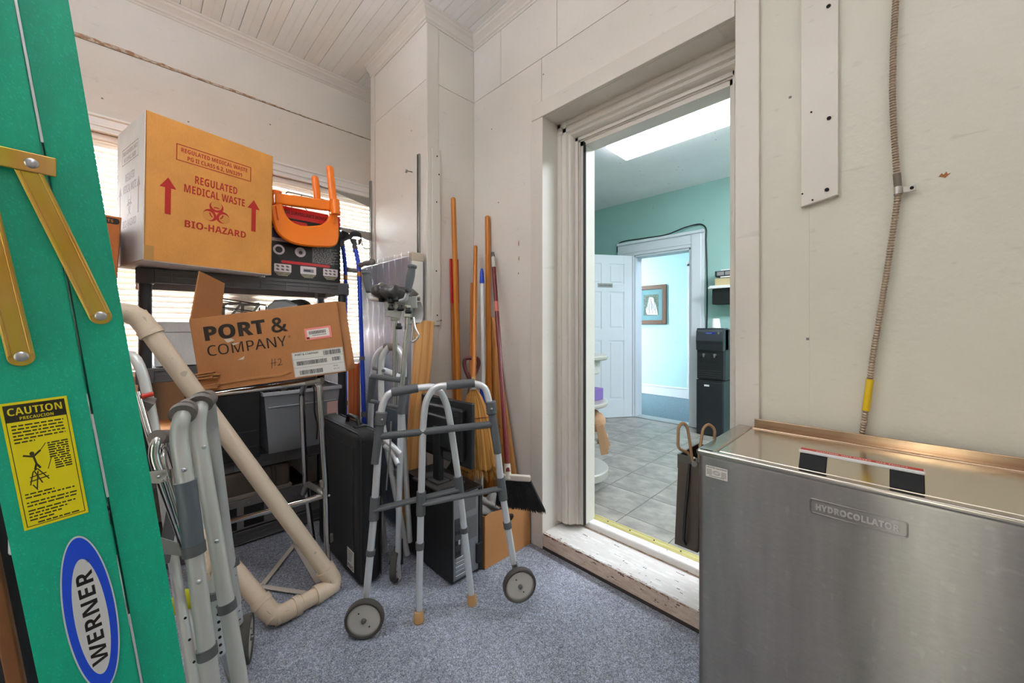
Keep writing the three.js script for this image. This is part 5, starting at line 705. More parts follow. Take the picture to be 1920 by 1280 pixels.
  mesh('brake_lever', [pipe([[0.817, 1.172, -1.413], [0.816, 1.128, -1.399], [0.829, 1.095, -1.387], [0.819, 1.08, -1.396], [0.81, 1.073, -1.405]], 0.005, 0.012, 30), pipe([[0.818, 1.161, -1.411], [0.808, 1.106, -1.407], [0.805, 1.073, -1.41], [0.815, 1.073, -1.401]], 0.005, 0.012, 30)], M.chrome, o);
  const w = [0.833, 0.079, -1.593]; wheel(o, [w[0], 0.066, w[2]], [0.76, 0, 0.65], 0.066, 0.028); mesh('wheel_fork', [rod([w[0] - 0.02, 0.066, w[2] - 0.017], [0.862, 0.158, -1.62], 0.007), rod([w[0] + 0.02, 0.066, w[2] + 0.017], [0.86, 0.169, -1.595], 0.007)], M.black, o); mesh('tip', [rod([0.842, 0, -1.592], [0.841, 0.03, -1.592], 0.016), rod([0.9, 0, -1.83], [0.9, 0.03, -1.83], 0.016)], M.white, o); mesh('collar', rod([0.859, 0.453, -1.624], [0.859, 0.477, -1.624], 0.018), M.grip, o); seat(o);
}
// ------------------------------------------------------------------ black case
{
  const o = thing('carrying_case', 'tall padded black carrying case with a top handle, standing on edge beside the chrome walker', 'case'), fab = std(0x141415, 0.75, 0, { bumpMap: bumpSpeck, bumpScale: 0.0006 });
  mesh('case_body', span(0.685, 0.79, 0.002, 0.668, -2.16, -1.63, 0.035, 4), fab, o); mesh('piping', (() => { const r = []; for (const x of [0.694, 0.782]) { const a = [[x, 0.03, -1.634], [x, 0.64, -1.634], [x, 0.664, -1.66], [x, 0.664, -2.13], [x, 0.64, -2.156], [x, 0.03, -2.156]]; r.push(pipe(a, 0.0035, 0.02, 60, 8)); } return r; })(), M.black, o);
  mesh('pocket', span(0.68, 0.69, 0.05, 0.6, -2.1, -1.69, 0.005, 2), fab, o); mesh('top_handle', pipe([[0.742, 0.66, -1.77], [0.742, 0.705, -1.785], [0.742, 0.705, -1.9], [0.742, 0.66, -1.915]], 0.009, 0.025, 36), M.black, o); mesh('handle_strap', span(0.715, 0.77, 0.664, 0.676, -1.78, -1.75, 0.004), M.black, o);
  flatPrint(o, 'white_label', 0.075, 0.09, 0.6794, 0.1, -1.715, decal(1, 1, print(160, 190, (x) => { x.fillStyle = '#c9c7c2'; x.fillRect(0, 0, 160, 190); x.fillStyle = '#222'; for (let i = 0; i < 6; i++) x.fillRect(14, 20 + i * 18, 120 - i * 9, 7); x.font = 'bold 50px sans-serif'; x.fillText('PRAO', 12, 178); })), -Math.PI / 2); seat(o);
}
// ------------------------------------------------------------------ silver walker in front
{
  const o = thing('walking_frame', 'silver two wheeled walker standing free in front, legs with tan rubber tips', 'walker'), R = 0.0132;
  const A = [[0.607, 0.066, -1.4], [0.638, 0.447, -1.386], [0.655, 0.756, -1.378], [0.662, 0.835, -1.375], [0.68, 0.882, -1.366], [0.782, 0.895, -1.32], [0.85, 0.9, -1.288], [0.885, 0.83, -1.273], [0.9, 0.742, -1.267], [0.929, 0.514, -1.253], [0.978, 0.03, -1.231]];
  const B = [[0.775, 0.03, -1.3], [0.781, 0.434, -1.295], [0.788, 0.765, -1.29], [0.795, 0.85, -1.283], [0.825, 0.902, -1.267], [0.865, 0.904, -1.24], [0.955, 0.91, -1.189], [0.995, 0.895, -1.165], [1.012, 0.797, -1.147], [1.028, 0.69, -1.137], [1.047, 0.475, -1.123], [1.086, 0.181, -1.095]];
  mesh('side_frame', pipe(A, R, 0.05, 120, 16), M.alu, o); mesh('side_frame', pipe(B, R, 0.05, 120, 16), M.alu, o);
  mesh('hand_grip', [rod([0.692, 0.8835, -1.3605], [0.782, 0.895, -1.32], 0.0175, 0.0175, 18)], M.grip, o); mesh('hand_grip', [rod([0.862, 0.905, -1.242], [0.957, 0.91, -1.188], 0.0175, 0.0175, 18)], M.grip, o);
  const gaiter = (a, b) => { const L = V(a).distanceTo(V(b)), pr = []; for (let i = 0; i <= 10; i++) pr.push([0.0195 + (i % 2) * 0.0025, L * i / 10]); return lathe([[0, 0], ...pr, [0, L]], 20).applyMatrix4(frameTo(a, b).multiply(new THREE.Matrix4().makeTranslation(0, -L / 2, 0))); };
  mesh('ribbed_joint', gaiter([0.6555, 0.763, -1.378], [0.661, 0.813, -1.3755]), M.grip, o); mesh('ribbed_joint', gaiter([1.0135, 0.785, -1.146], [1.0105, 0.837, -1.15]), M.grip, o);
  mesh('sleeve', rod([0.641, 0.62, -1.384], [0.6555, 0.765, -1.378], 0.0162, 0.0162, 18), M.grip, o); mesh('sleeve', rod([1.034, 0.628, -1.133], [1.0135, 0.788, -1.146], 0.0162, 0.0162, 18), M.grip, o);
  for (const p of [[0.654, 0.787, -1.3575], [0.998, 0.81, -1.13]]) mesh('rivet', new THREE.SphereGeometry(0.0045, 12, 8).translate(...p), M.rivet, o);
  const cb = mesh('cross_bar', rod([0.652, 0.72, -1.378], [1.018, 0.745, -1.142], 0.0135, 0.0135, 18), M.grip, o); const dir = V([1.018, 0.745, -1.142]).sub(V([0.652, 0.72, -1.378])).normalize();
  flatPrint(cb, 'maker_badge', 0.045, 0.019, 0.83 + 0.0078, 0.734, -1.262 + 0.0115, inkMat(print(220, 90, (x) => { x.fillStyle = '#dfe8ee'; x.beginPath(); x.ellipse(110, 45, 106, 42, 0, 0, 7); x.fill(); x.fillStyle = '#3f7fb8'; x.beginPath(); x.ellipse(110, 45, 94, 33, 0, 0, 7); x.fill(); x.fillStyle = '#eef4f8'; x.font = 'bold 44px sans-serif'; x.textAlign = 'center'; x.fillText('Invacare', 110, 60, 165); }), 0.4), -0.57);
  mesh('side_brace', bar([0.632, 0.447, -1.386], [0.93, 0.478, -1.25], 0.034, 0.014, [0, 1, 0], 0.006).translate(0, 0, 0), M.grip, o); mesh('side_brace', bar([0.782, 0.452, -1.292], [1.045, 0.487, -1.122], 0.034, 0.014, [0, 1, 0], 0.006), M.grip, o);
  const sl = (a, b) => mesh('brace_socket', rod(a, b, 0.0178, 0.0178, 18), M.grip, o); sl([0.636, 0.41, -1.387], [0.6405, 0.495, -1.3845]); sl([0.7805, 0.41, -1.295], [0.7825, 0.5, -1.2945]); sl([0.926, 0.53, -1.2545], [0.935, 0.445, -1.2505]); sl([1.0515, 0.44, -1.12], [1.0425, 0.53, -1.1265]);
  const cl = (a, b) => mesh('collar', rod(a, b, 0.0165, 0.0165, 18), M.grip, o); cl([0.6245, 0.28, -1.392], [0.627, 0.3, -1.391]); cl([0.7775, 0.28, -1.2975], [0.778, 0.305, -1.297]); cl([0.9505, 0.3, -1.2435], [0.9485, 0.32, -1.244]); cl([1.067, 0.325, -1.109], [1.0635, 0.35, -1.1115]);
  mesh('tip', lathe([[0, 0], [0.019, 0], [0.0205, 0.006], [0.0175, 0.042], [0.0145, 0.046]], 20).translate(0.7748, 0.0, -1.3), M.tip, o); mesh('tip', lathe([[0, 0], [0.019, 0], [0.0205, 0.006], [0.0175, 0.042], [0.0145, 0.046]], 20).rotateZ(0.1).translate(0.981, 0.0, -1.23), M.tip, o);
  const ax = [-0.6, 0, 0.8]; wheel(o, [0.594, 0.069, -1.372], ax, 0.069, 0.026); wheel(o, [1.083, 0.112, -1.06], [-0.5, 0, 0.86], 0.0665, 0.026); mesh('axle', [rod([0.594, 0.069, -1.372], [0.611, 0.069, -1.395], 0.006), rod([1.083, 0.112, -1.06], [1.1, 0.112, -1.09], 0.006), rod([1.1, 0.112, -1.09], [1.086, 0.19, -1.095], 0.0125)], M.zinc, o); seat(o);
}
// ------------------------------------------------------------------ computer tower, monitor, plain carton
{
  const o = thing('computer_tower', 'black computer tower with a grey vented rear panel facing out, under the monitor', 'computer'), x0 = 0.978, x1 = 1.146, z1 = -1.366, z0 = -1.765;
  mesh('side_shell', span(x0, x1, 0.012, 0.4, z0, z1 - 0.004, 0.004, 2), M.black, o); mesh('foot', [span(x0 + 0.01, x0 + 0.03, 0, 0.014, z1 - 0.06, z1 - 0.03, 0.003), span(x1 - 0.03, x1 - 0.01, 0, 0.014, z1 - 0.06, z1 - 0.03, 0.003), span(x0 + 0.01, x0 + 0.03, 0, 0.014, z0 + 0.03, z0 + 0.06, 0.003), span(x1 - 0.03, x1 - 0.01, 0, 0.014, z0 + 0.03, z0 + 0.06, 0.003)], M.rubber, o);
  const met = std(0x9a9a9b, 0.42, 0.7), vent = std(0xffffff, 0.5, 0.5, { map: tex(128, 128, (u, v) => { const a = (u * 16) % 1 - 0.5, b = (v * 16 + (Math.floor(u * 16) % 2) * 0.5) % 1 - 0.5; return a * a + b * b < 0.11 ? 0.04 : 0.62; }, [0.08, 0.08], true) });
  const rp = mesh('rear_panel', span(x0 + 0.008, x1 - 0.02, 0.02, 0.392, z1 - 0.006, z1 - 0.001, 0.002), met, o); const f = z1;
  mesh('vent_plate', [span(x0 + 0.05, x1 - 0.034, 0.305, 0.38, f - 0.002, f + 0.0012, 0.001), span(x0 + 0.06, x1 - 0.03, 0.175, 0.275, f - 0.002, f + 0.0012, 0.001)], vent, rp); mesh('port_panel', span(x0 + 0.014, x0 + 0.048, 0.12, 0.29, f - 0.002, f + 0.002, 0.001), M.darkGrey, rp);
  for (let i = 0; i < 5; i++) { mesh('slot_cover', span(x0 + 0.018, x1 - 0.07, 0.03 + i * 0.019, 0.042 + i * 0.019, f - 0.002, f + 0.0025, 0.001), std(0xb0b0b0, 0.35, 0.8), rp); }
  for (let i = 0; i < 6; i++) mesh('port', span(x0 + 0.018 + (i % 2) * 0.014, x0 + 0.028 + (i % 2) * 0.014, 0.13 + (i >> 1) * 0.045, 0.15 + (i >> 1) * 0.045, f + 0.001, f + 0.003, 0.001), i === 3 ? std(0xc5c5c2, 0.4) : M.black, rp); mesh('rear_edge', [span(x1 - 0.02, x1 + 0.002, 0.012, 0.398, z1 - 0.02, z1 + 0.004, 0.004), span(x0 + 0.03, x1, 0.392, 0.4, z1 - 0.01, z1 + 0.003, 0.002)], M.black, o); mesh('latch', span(x1 - 0.035, x1 - 0.004, 0.05, 0.14, z1 - 0.002, z1 + 0.008, 0.004), M.black, o); seat(o);
}
{ // flat screen monitor seen from behind
  const o = thing('monitor', 'black flat screen monitor seen from behind, standing on the computer tower', 'monitor'), w = 0.4, h = 0.295;
  const pl = std(0x1b1c1e, 0.38);
  // local: x along the panel, y up, +z out of its back
  const c = mesh('bezel', box(w, h, 0.022, 0, 0.095 + h / 2, -0.045, 0.006, 2), pl, o); mesh('back_shell', [box(w * 0.82, h * 0.8, 0.03, 0, 0.095 + h / 2, -0.022, 0.012, 3), box(w * 0.5, h * 0.5, 0.03, 0, 0.095 + h / 2, -0.008, 0.012, 3)], pl, c);
  const v = []; for (let i = 0; i < 7; i++) v.push(box(w * 0.66, 0.003, 0.003, 0, 0.095 + h * 0.93 - i * 0.009 - 0.03, -0.0065, 0.001)); for (let i = 0; i < 5; i++) v.push(box(0.003, h * 0.5, 0.003, 0.125 + i * 0.008, 0.095 + h * 0.42, -0.0065, 0.001)); mesh('vent_slot', v, M.dark, c);
  mesh('port_panel', box(0.12, 0.035, 0.002, 0.03, 0.135, -0.0065, 0.001), M.darkGrey, c); flatPrint(c, 'maker_print', 0.05, 0.022, 0, 0.095 + h * 0.93, -0.0335, inkMat(print(120, 50, (x) => { x.fillStyle = '#b9bdc0'; x.font = 'bold 40px sans-serif'; x.textAlign = 'center'; x.fillText('DELL', 60, 40); })));
  mesh('stand_column', [box(0.055, 0.25, 0.03, 0, 0.135, 0.0, 0.008, 2), box(0.07, 0.06, 0.05, 0, 0.235, -0.015, 0.008, 2)], pl, o); mesh('stand_base', [box(0.22, 0.014, 0.03, 0, 0.007, 0.06, 0.006, 2), box(0.22, 0.014, 0.04, 0, 0.007, -0.055, 0.006, 2), box(0.05, 0.014, 0.13, -0.085, 0.007, 0, 0.006, 2), box(0.05, 0.014, 0.13, 0.085, 0.007, 0, 0.006, 2), box(0.09, 0.012, 0.07, 0, 0.008, 0, 0.006, 2)], std(0x3a3733, 0.7), o);
  seat(o); o.position.set(1.02, 0.4015, -1.535); o.rotation.y = -Math.PI / 2 + 0.03;
}
{
  const o = thing('plain_carton', 'plain brown carton with an oval hand hole, in the corner beside the door casing', 'box'), x0 = 1.16, x1 = 1.47, z1 = -1.36, z0 = -1.5, h = 0.245, t = 0.005;
  const hole = []; for (let i = 0; i < 24; i++) { const a = i / 24 * 6.283; hole.push([0.155 + Math.cos(a) * 0.035, 0.185 + Math.sin(a) * 0.022]); }
  mesh('front_panel', extrude([[0, 0], [x1 - x0, 0], [x1 - x0, h - 0.03], [0.2, h - 0.012], [0.03, h + 0.008], [0, h]], t, 0.0008, [hole]).translate(x0, 0.001, z1 - t), M.cardTan, o); mesh('side_panels', [span(x0, x0 + t, 0, h, z0, z1 - t), span(x1 - t, x1, 0, h - 0.03, z0, z1 - t), span(x0, x1, 0, h, z0 - t, z0), span(x0, x1, 0, 0.004, z0, z1 - t)], M.cardTan, o); o.rotation.y = 0; seat(o);
  const g = new THREE.SphereGeometry(1, 40, 28), p = g.attributes.position; for (let i = 0; i < p.count; i++) { const x = p.getX(i), y = p.getY(i), z = p.getZ(i), k = 1 + 0.8 * (fbm(x * 0.5 + 0.5, z * 0.5 + 0.5, 5, 5, 4, 12) - 0.5) + 0.25 * Math.sin(x * 7 + y * 6); p.setXYZ(i, x * 0.075 * k + 1.24, y * 0.05 * k + 0.25, z * 0.032 * k - 1.43); } g.computeVertexNormals(); tag(mesh('work_gloves', g, std(0x8b8580, 0.8)), 'crumpled grey work gloves in the plain carton, below the straw broom', 'gloves');
  tag(mesh('packing', span(1.175, 1.455, 0.006, 0.185, -1.49, -1.38, 0.02, 2), std(0x6b6058, 0.9)), 'folded dull cloth filling the plain carton under the gloves', 'cloth');
}
// ------------------------------------------------------------------ stainless steel heating tank
{
  const o = thing('heating_tank', 'large stainless steel heating tank cabinet with a lidded top, filling the right foreground', 'tank'), x0 = 1.078, x1 = 1.462, z0 = -0.385, z1 = 0.305, H = 0.8;
  const streak = tex(512, 256, (u, v, x, y) => 0.5 + 0.06 * (hash(x, 1, 3) - 0.5) + 0.22 * (fbm(u, v, 12, 2, 3, 5) - 0.5) , [0.4, 0.4]);
  const stain = tex(512, 256, (u, v, x, y) => { const k = 0.86 + 0.24 * fbm(u, v, 14, 2, 4, 5) + 0.03 * (hash(x >> 3, y, 6) - 0.5) + (vn(u * 60, v * 60, 60, 60, 9) > 0.9 ? 0.04 : 0); return [0.61 * k, 0.595 * k, 0.585 * k]; }, [0.8, 0.8], true);
  const steel = phy(0xffffff, 0.34, 1, { map: stain, anisotropy: 1, anisotropyRotation: Math.PI / 2 });
  const steelTop = phy(0xbfb8ae, 0.42, 1, { roughnessMap: streak });
  // rounded shell: vertical front corners and a soft top edge
  mesh('shell', span(x0, x1, 0.06, H, z0, z1, 0.016, 5), steel, o); mesh('top_rim', [span(x0 - 0.002, x0 + 0.02, H - 0.012, H + 0.003, z0 - 0.002, z1 + 0.002, 0.006, 3), span(x0, x1, H - 0.012, H + 0.003, z0 - 0.004, z0 + 0.042, 0.006, 3)], steelTop, o); 
  const lid = mesh('lid', span(x0 + 0.022, x1 - 0.04, H - 0.006, H + 0.004, z0 + 0.046, z1 - 0.02, 0.003, 2), phy(0xd8d0c0, 0.34, 1, { roughnessMap: streak }), o);
  mesh('back_upstand', [span(x1 - 0.006, x1, H - 0.02, H + 0.03, z0 + 0.045, z1, 0.002), span(x1 - 0.04, x1 - 0.004, H - 0.004, H + 0.008, z0 + 0.045, z1, 0.004, 2)], phy(0xb79d86, 0.35, 1, { roughnessMap: streak }), o); mesh('foot', [[x0 + 0.05, z0 + 0.06], [x1 - 0.05, z0 + 0.06], [x0 + 0.05, z1 - 0.06], [x1 - 0.05, z1 - 0.06]].map(([x, z]) => rod([x, 0, z], [x, 0.065, z], 0.022)), M.rubber, o);
  // lid handle
  const hx = x0 + 0.03; for (const z of [-0.143, 0.008]) mesh('handle_block', merge([bar([hx - 0.006, H + 0.003, z], [hx + 0.018, H + 0.034, z], 0.05, 0.006, [1, 0, 0]), bar([hx + 0.018, H + 0.033, z], [hx + 0.04, H + 0.033, z], 0.05, 0.006, [0, 1, 0])]), M.blackMatte, lid);
  mesh('handle_bar', span(hx + 0.012, hx + 0.036, H + 0.035, H + 0.042, -0.17, 0.034, 0.002), M.white, lid);
  const red = print(900, 70, (x, w, h) => { x.fillStyle = '#b5382c'; x.fillRect(0, 0, w, h); x.fillStyle = '#e8cfc6'; x.font = 'bold 40px sans-serif'; x.fillText('CAUTION  HOT WATER   USE TONGS', 130, 50); }); const rs = flatPrint(lid, 'red_strip', 0.2, 0.018, 0, 0, 0, decal(1, 1, red)); rs.rotation.set(-Math.PI / 2, 0, 0); rs.geometry = new THREE.PlaneGeometry(0.2, 0.018).rotateX(-Math.PI / 2).rotateY(-Math.PI / 2); rs.rotation.set(0, 0, 0); rs.position.set(hx + 0.024, H + 0.0425, -0.068);
  // service sticker
  flatPrint(o, 'service_sticker', 0.052, 0.03, x0 - 0.0006, 0.752, -0.337, decal(1, 1, print(420, 240, (x) => { x.fillStyle = '#ded8d0'; x.fillRect(0, 0, 420, 240); x.fillStyle = '#333'; x.font = 'bold 38px sans-serif'; x.fillText('CERTIFIED EQUIPMENT', 8, 46, 404); x.strokeStyle = '#333'; x.lineWidth = 6; x.beginPath(); x.ellipse(210, 130, 70, 42, 0, 0, 7); x.stroke(); x.beginPath(); x.ellipse(210, 130, 46, 20, 0.2, 0, 7); x.stroke(); for (let i = 0; i < 6; i++) { x.fillRect(16, 76 + i * 20, 104, 7); x.fillRect(300, 90 + i * 20, 100, 7); } x.fillRect(60, 206, 300, 8); }), 0.4), -Math.PI / 2);
  // embossed name plate
  const font = await new FontLoader().loadAsync('fonts/droid/droid_sans_bold.typeface.json'); const tg = new TextGeometry('HYDROCOLLATOR', { font, size: 0.0125, depth: 0.002, curveSegments: 4, bevelEnabled: true, bevelThickness: 0.0006, bevelSize: 0.0004, bevelSegments: 1 }); tg.computeBoundingBox(); const bw = tg.boundingBox.max.x; tg.scale(0.132 / bw, 1, 1).rotateY(-Math.PI / 2).translate(x0 - 0.0008, 0.7265, -0.134); mesh('embossed_name', tg, std(0xd6d2ce, 0.35, 0.9), o);
  const rect = []; const RR = (hw, hh, r) => { const q = []; for (const [sx, sy, a0] of [[1, 1, 0], [-1, 1, 1.5708], [-1, -1, 3.1416], [1, -1, 4.7124]]) for (let i = 0; i <= 6; i++) { const a = a0 + i / 6 * 1.5708; q.push([sx * (hw - r) + Math.cos(a) * r, sy * (hh - r) + Math.sin(a) * r]); } return q; };
  mesh('embossed_border', extrude(RR(0.077, 0.0165, 0.006), 0.003, 0.001, [RR(0.0742, 0.0137, 0.0045).reverse()]).rotateY(-Math.PI / 2).translate(x0 + 0.0005, 0.733, -0.067), steel, o); seat(o);
}
{ // steel scoop box with tan coated tongs hung on its side
  const o = thing('hanging_bin', 'brown steel bin hooked to the left side of the steel tank', 'bin'), st = std(0x6b6058, 0.35, 0.85); const y0 = 0.5, y1 = 0.755, pr = (x0, x1, z0, z1, X0, X1, Z0, Z1) => { const g = new THREE.BoxGeometry(1, 1, 1), p = g.attributes.position; for (let i = 0; i < p.count; i++) { const t = p.getY(i) + 0.5, kx = p.getX(i) + 0.5, kz = p.getZ(i) + 0.5, a = x0 + (X0 - x0) * t, b = x1 + (X1 - x1) * t, c = z0 + (Z0 - z0) * t, d = z1 + (Z1 - z1) * t; p.setXYZ(i, a + (b - a) * kx, y0 + (y1 - y0) * t, c + (d - c) * kz); } g.computeVertexNormals(); return metric(g); };
  mesh('bin_body', [pr(1.12, 1.123, -0.46, -0.399, 1.148, 1.151, -0.46, -0.397), pr(1.297, 1.3, -0.46, -0.399, 1.297, 1.3, -0.46, -0.397), pr(1.12, 1.3, -0.463, -0.46, 1.148, 1.3, -0.463, -0.46), pr(1.12, 1.3, -0.402, -0.399, 1.148, 1.3, -0.4, -0.397), span(1.121, 1.299, 0.5, 0.504, -0.462, -0.4)], st, o); mesh('rim_band', [pr(1.145, 1.147, -0.465, -0.394, 1.1465, 1.149, -0.465, -0.394), pr(1.146, 1.302, -0.466, -0.463, 1.1475, 1.302, -0.466, -0.463)].map((g) => g.scale(1, 0.16, 1).translate(0, 0.755 * 0.84, 0)), M.steelDark, o); mesh('carry_handle', pipe([[1.145, 0.735, -0.43], [1.112, 0.6, -0.43], [1.1, 0.53, -0.43], [1.115, 0.515, -0.43]], 0.004, 0.02, 30), M.black, o); mesh('hook', bar([1.2, 0.74, -0.3935], [1.2, 0.76, -0.39], 0.04, 0.003, [1, 0, 0]), M.steelDark, o); seat(o);
  const t = thing('tongs', 'tan coated wire tongs with two open loop handles, standing in the brown steel bin', 'tongs'), m = std(0x9c7a58, 0.5);
  mesh('loop_handle', pipe([[1.19, 0.72, -0.43], [1.132, 0.771, -0.43], [1.111, 0.783, -0.45], [1.112, 0.845, -0.449], [1.122, 0.86, -0.439], [1.131, 0.845, -0.431], [1.142, 0.743, -0.42]], 0.0042, 0.012, 60, 10), m, t); mesh('loop_handle', pipe([[1.2, 0.7, -0.425], [1.208, 0.751, -0.426], [1.226, 0.826, -0.421], [1.239, 0.839, -0.409], [1.252, 0.823, -0.396], [1.25, 0.768, -0.398]], 0.0042, 0.012, 60, 10), m, t); mesh('pivot', [rod([1.143, 0.756, -0.419], [1.2, 0.6, -0.43], 0.005), rod([1.135, 0.741, -0.413], [1.163, 0.736, -0.428], 0.008)], M.zinc, t); seat(t);
}
// ------------------------------------------------------------------ the next room: raised tiled floor, green walls
const FY = 0.11, GX = 4.08;
M.green = std(0xffffff, 0.6, 0, { map: wallTex(rgb(156, 192, 186), 61) });
M.greenHall = std(0xffffff, 0.6, 0, { map: wallTex(rgb(186, 220, 224), 67) });
M.paintWhite = std(0xdcdee2, 0.4);
{
  const s = struct('floor_next_room'); mesh('slab', span(1.75, GX + 0.14, 0.0, FY - 0.006, -3.6, 1.3), std(0xa8a49c, 0.9), s);
  const tt = [1, 2, 3].map((k) => std(0xffffff, 0.38, 0, { map: tex(256, 256, (u, v) => { const a = fbm(u, v, 5, 4, 5, 40 + k), b = fbm(u, v, 9, 3, 4, 80 + k), w = 0.83 + 0.34 * (a - 0.5) + (b > 0.6 ? 0.05 : 0); return [0.69 * w, 0.655 * w, 0.62 * w]; }, [0.3, 0.3], true) }));
  const gx = 0.2935, gz = 0.279, tile = box(gx - 0.004, 0.006, gz - 0.004, 0, 0, 0, 0.0012); let n = 0;
  for (let i = -1; i < 9; i++) for (let j = -8; j < 9; j++) { const x = 1.905 + gx * (i + 0.5), z = -1.05 + gz * (j + 0.5); if (x + gx / 2 > GX + 0.12 || z < -3.55 || x - gx / 2 < 1.6) continue; const g = x - gx / 2 < 1.75 ? span(-gx / 2 + 0.15, gx / 2 - 0.002, -0.003, 0.003, -gz / 2 + 0.002, gz / 2 - 0.002) : tile; const m = mesh('tile', g, tt[(i * 5 + j * 3 + 40) % 3], s); m.position.set(x, FY - 0.003, z); }
}
{
  const w = struct('wall_next_room'), d0 = -2.15, d1 = -1.517, top = 1.955; mesh('wall_core', [span(GX, GX + 0.14, FY - 0.05, 2.6, -3.6, d0), span(GX, GX + 0.14, FY - 0.05, 2.6, d1, 1.3), span(GX, GX + 0.14, top, 2.6, d0, d1)], M.green, w);
  const e = struct('wall_next_room_side'); mesh('wall_core', [span(1.72, GX + 0.14, 0, 2.6, -3.7, -3.6), span(1.72, GX + 0.14, 0, 2.6, 1.3, 1.4)], M.green, e);
  const k = struct('wall_next_room_back'); mesh('wall_core', [span(1.722, 1.75, FY, 2.6, -3.6, -1.31), span(1.722, 1.75, FY, 2.6, -0.38, 1.3), span(1.722, 1.75, 2.24, 2.6, -1.31, -0.38)], M.green, k);
  const c = struct('ceiling_next_room'); mesh('ceiling_slab', span(1.72, 5.9, 2.585, 2.7, -3.7, 1.4), std(0xffffff, 0.7, 0, { map: wallTex(rgb(247, 245, 248), 71) }), c);
  const h = struct('hall_walls'); mesh('wall_core', [span(5.65, 5.77, FY, 2.6, -4, 0.6), span(GX + 0.14, 5.7, 0, 2.6, -4.1, -4), span(GX + 0.14, 5.7, 0, 2.6, 0.6, 0.7)], M.greenHall, h);
  const hf = struct('floor_hall'); mesh('carpet', span(GX + 0.12, 5.7, 0, FY - 0.004, -4, 0.6), std(0xffffff, 0.95, 0, { map: tex(256, 256, (u, v, x, y) => { const k = 0.75 + 0.5 * hash(x, y, 2); return [0.36 * k, 0.43 * k, 0.47 * k]; }, [0.7, 0.7], true) }), hf); mesh('threshold', span(GX - 0.01, GX + 0.15, FY - 0.01, FY + 0.004, d0, d1), std(0x9aa0a0, 0.6), hf);
  const b = struct('baseboard_hall'); mesh('board', [span(5.632, 5.65, FY, 0.235, -4, -2.15, 0.002), span(5.626, 5.65, 0.235, 0.257, -4, -2.15, 0.005, 2)], M.paintWhite, b);
  const t = struct('door_3'); mesh('casing', [span(5.62, 5.65, FY, 2.05, -2.15, -2.06, 0.006, 2), span(5.61, 5.65, FY, 2.05, -2.06, -2.04, 0.004)], M.paintWhite, t); mesh('door_leaf', span(5.635, 5.65, FY, 2.0, -2.04, -1.3), M.paintWhite, t); mesh('head_casing', span(5.62, 5.65, 2.0, 2.08, -2.16, -1.2, 0.006, 2), M.paintWhite, t); mesh('latch', span(5.6, 5.63, 0.98, 1.06, -2.05, -2.03, 0.003), M.zinc, t);
}
{ // inner doorway with white casing
  const d = struct('door_2'), d0 = -2.15, d1 = -1.517, x = GX, top = 1.955; const cz = (z0, z1, y0, y1, n = 'casing') => mesh(n, [span(x - 0.02, x, y0, y1, z0, z1, 0.003), span(x - 0.028, x - 0.018, y0 + 0.005, y1 - 0.005, z0 + 0.012, z1 - 0.03, 0.005, 2)], M.paintWhite, d);
  cz(d0 - 0.14, d0, FY, top); cz(d1, d1 + 0.135, FY, 2.115); mesh('head_casing', [span(x - 0.021, x, top, 2.1, d0 - 0.2, d1 + 0.0, 0.003), span(x - 0.045, x, 2.085, 2.117, d0 - 0.2, d1 + 0.137, 0.008, 2), span(x - 0.028, x, top + 0.03, top + 0.045, d0 - 0.12, d1 + 0.02, 0.004)], M.paintWhite, d);
  mesh('jamb', [span(x - 0.004, x + 0.144, FY, top, d0 - 0.001, d0 + 0.02, 0.002), span(x - 0.004, x + 0.144, FY, top, d1 - 0.02, d1 + 0.001, 0.002), span(x - 0.004, x + 0.144, top - 0.02, top + 0.001, d0, d1, 0.002)], M.paintWhite, d);
  // six panel leaf standing open into the room
  const w = 0.66, h = 1.835, leaf = new THREE.Group(); leaf.name = 'door_leaf'; d.add(leaf); leaf.position.set(GX - 0.03, FY + 0.004, -2.17); leaf.rotation.y = Math.atan2(0.538, -0.843);
  mesh('core', box(w, h, 0.022, w / 2, h / 2, 0, 0), M.paintWhite, leaf); const fr = [[0, 0.1, 0, h], [w - 0.1, w, 0, h], [w / 2 - 0.045, w / 2 + 0.045, 0, h]]; const g = fr.map(([a, b, c, e]) => span(a, b, c, e, -0.018, 0.018, 0.002)); for (const [c, e] of [[0, 0.2], [0.87, 1.0], [1.42, 1.51], [h - 0.1, h]]) g.push(span(0.1, w - 0.1, c, e, -0.0178, 0.0178, 0.002)); mesh('stiles_and_rails', g, M.paintWhite, leaf);
  for (const [a, b] of [[0.12, w / 2 - 0.065], [w / 2 + 0.065, w - 0.12]]) for (const [c, e] of [[0.22, 0.85], [1.02, 1.4], [1.53, h - 0.12]]) mesh('raised_panel', span(a, b, c, e, -0.015, 0.015, 0.008, 2), M.paintWhite, leaf);
  const pl = mesh('sign_plate', span(0.24, 0.42, 1.468, 1.514, 0, 0.0205, 0.002), std(0x8a8884, 0.4, 0.4), leaf); pl.scale.z = -1; const tx = inkMat(print(360, 96, (x) => { x.fillStyle = '#20201f'; x.font = 'bold 46px sans-serif'; x.textAlign = 'center'; x.fillText('EMPLOYEES ONLY', 180, 66, 330); })); const s1 = flatPrint(pl, 'sign_text', 0.17, 0.045, 0.33, 1.491, 0.0212, tx); void s1;
  mesh('hinge', [rod([0, 0.2, 0.02], [0, 0.29, 0.02], 0.008), rod([0, 1.55, 0.02], [0, 1.64, 0.02], 0.008)], M.zinc, leaf);
}
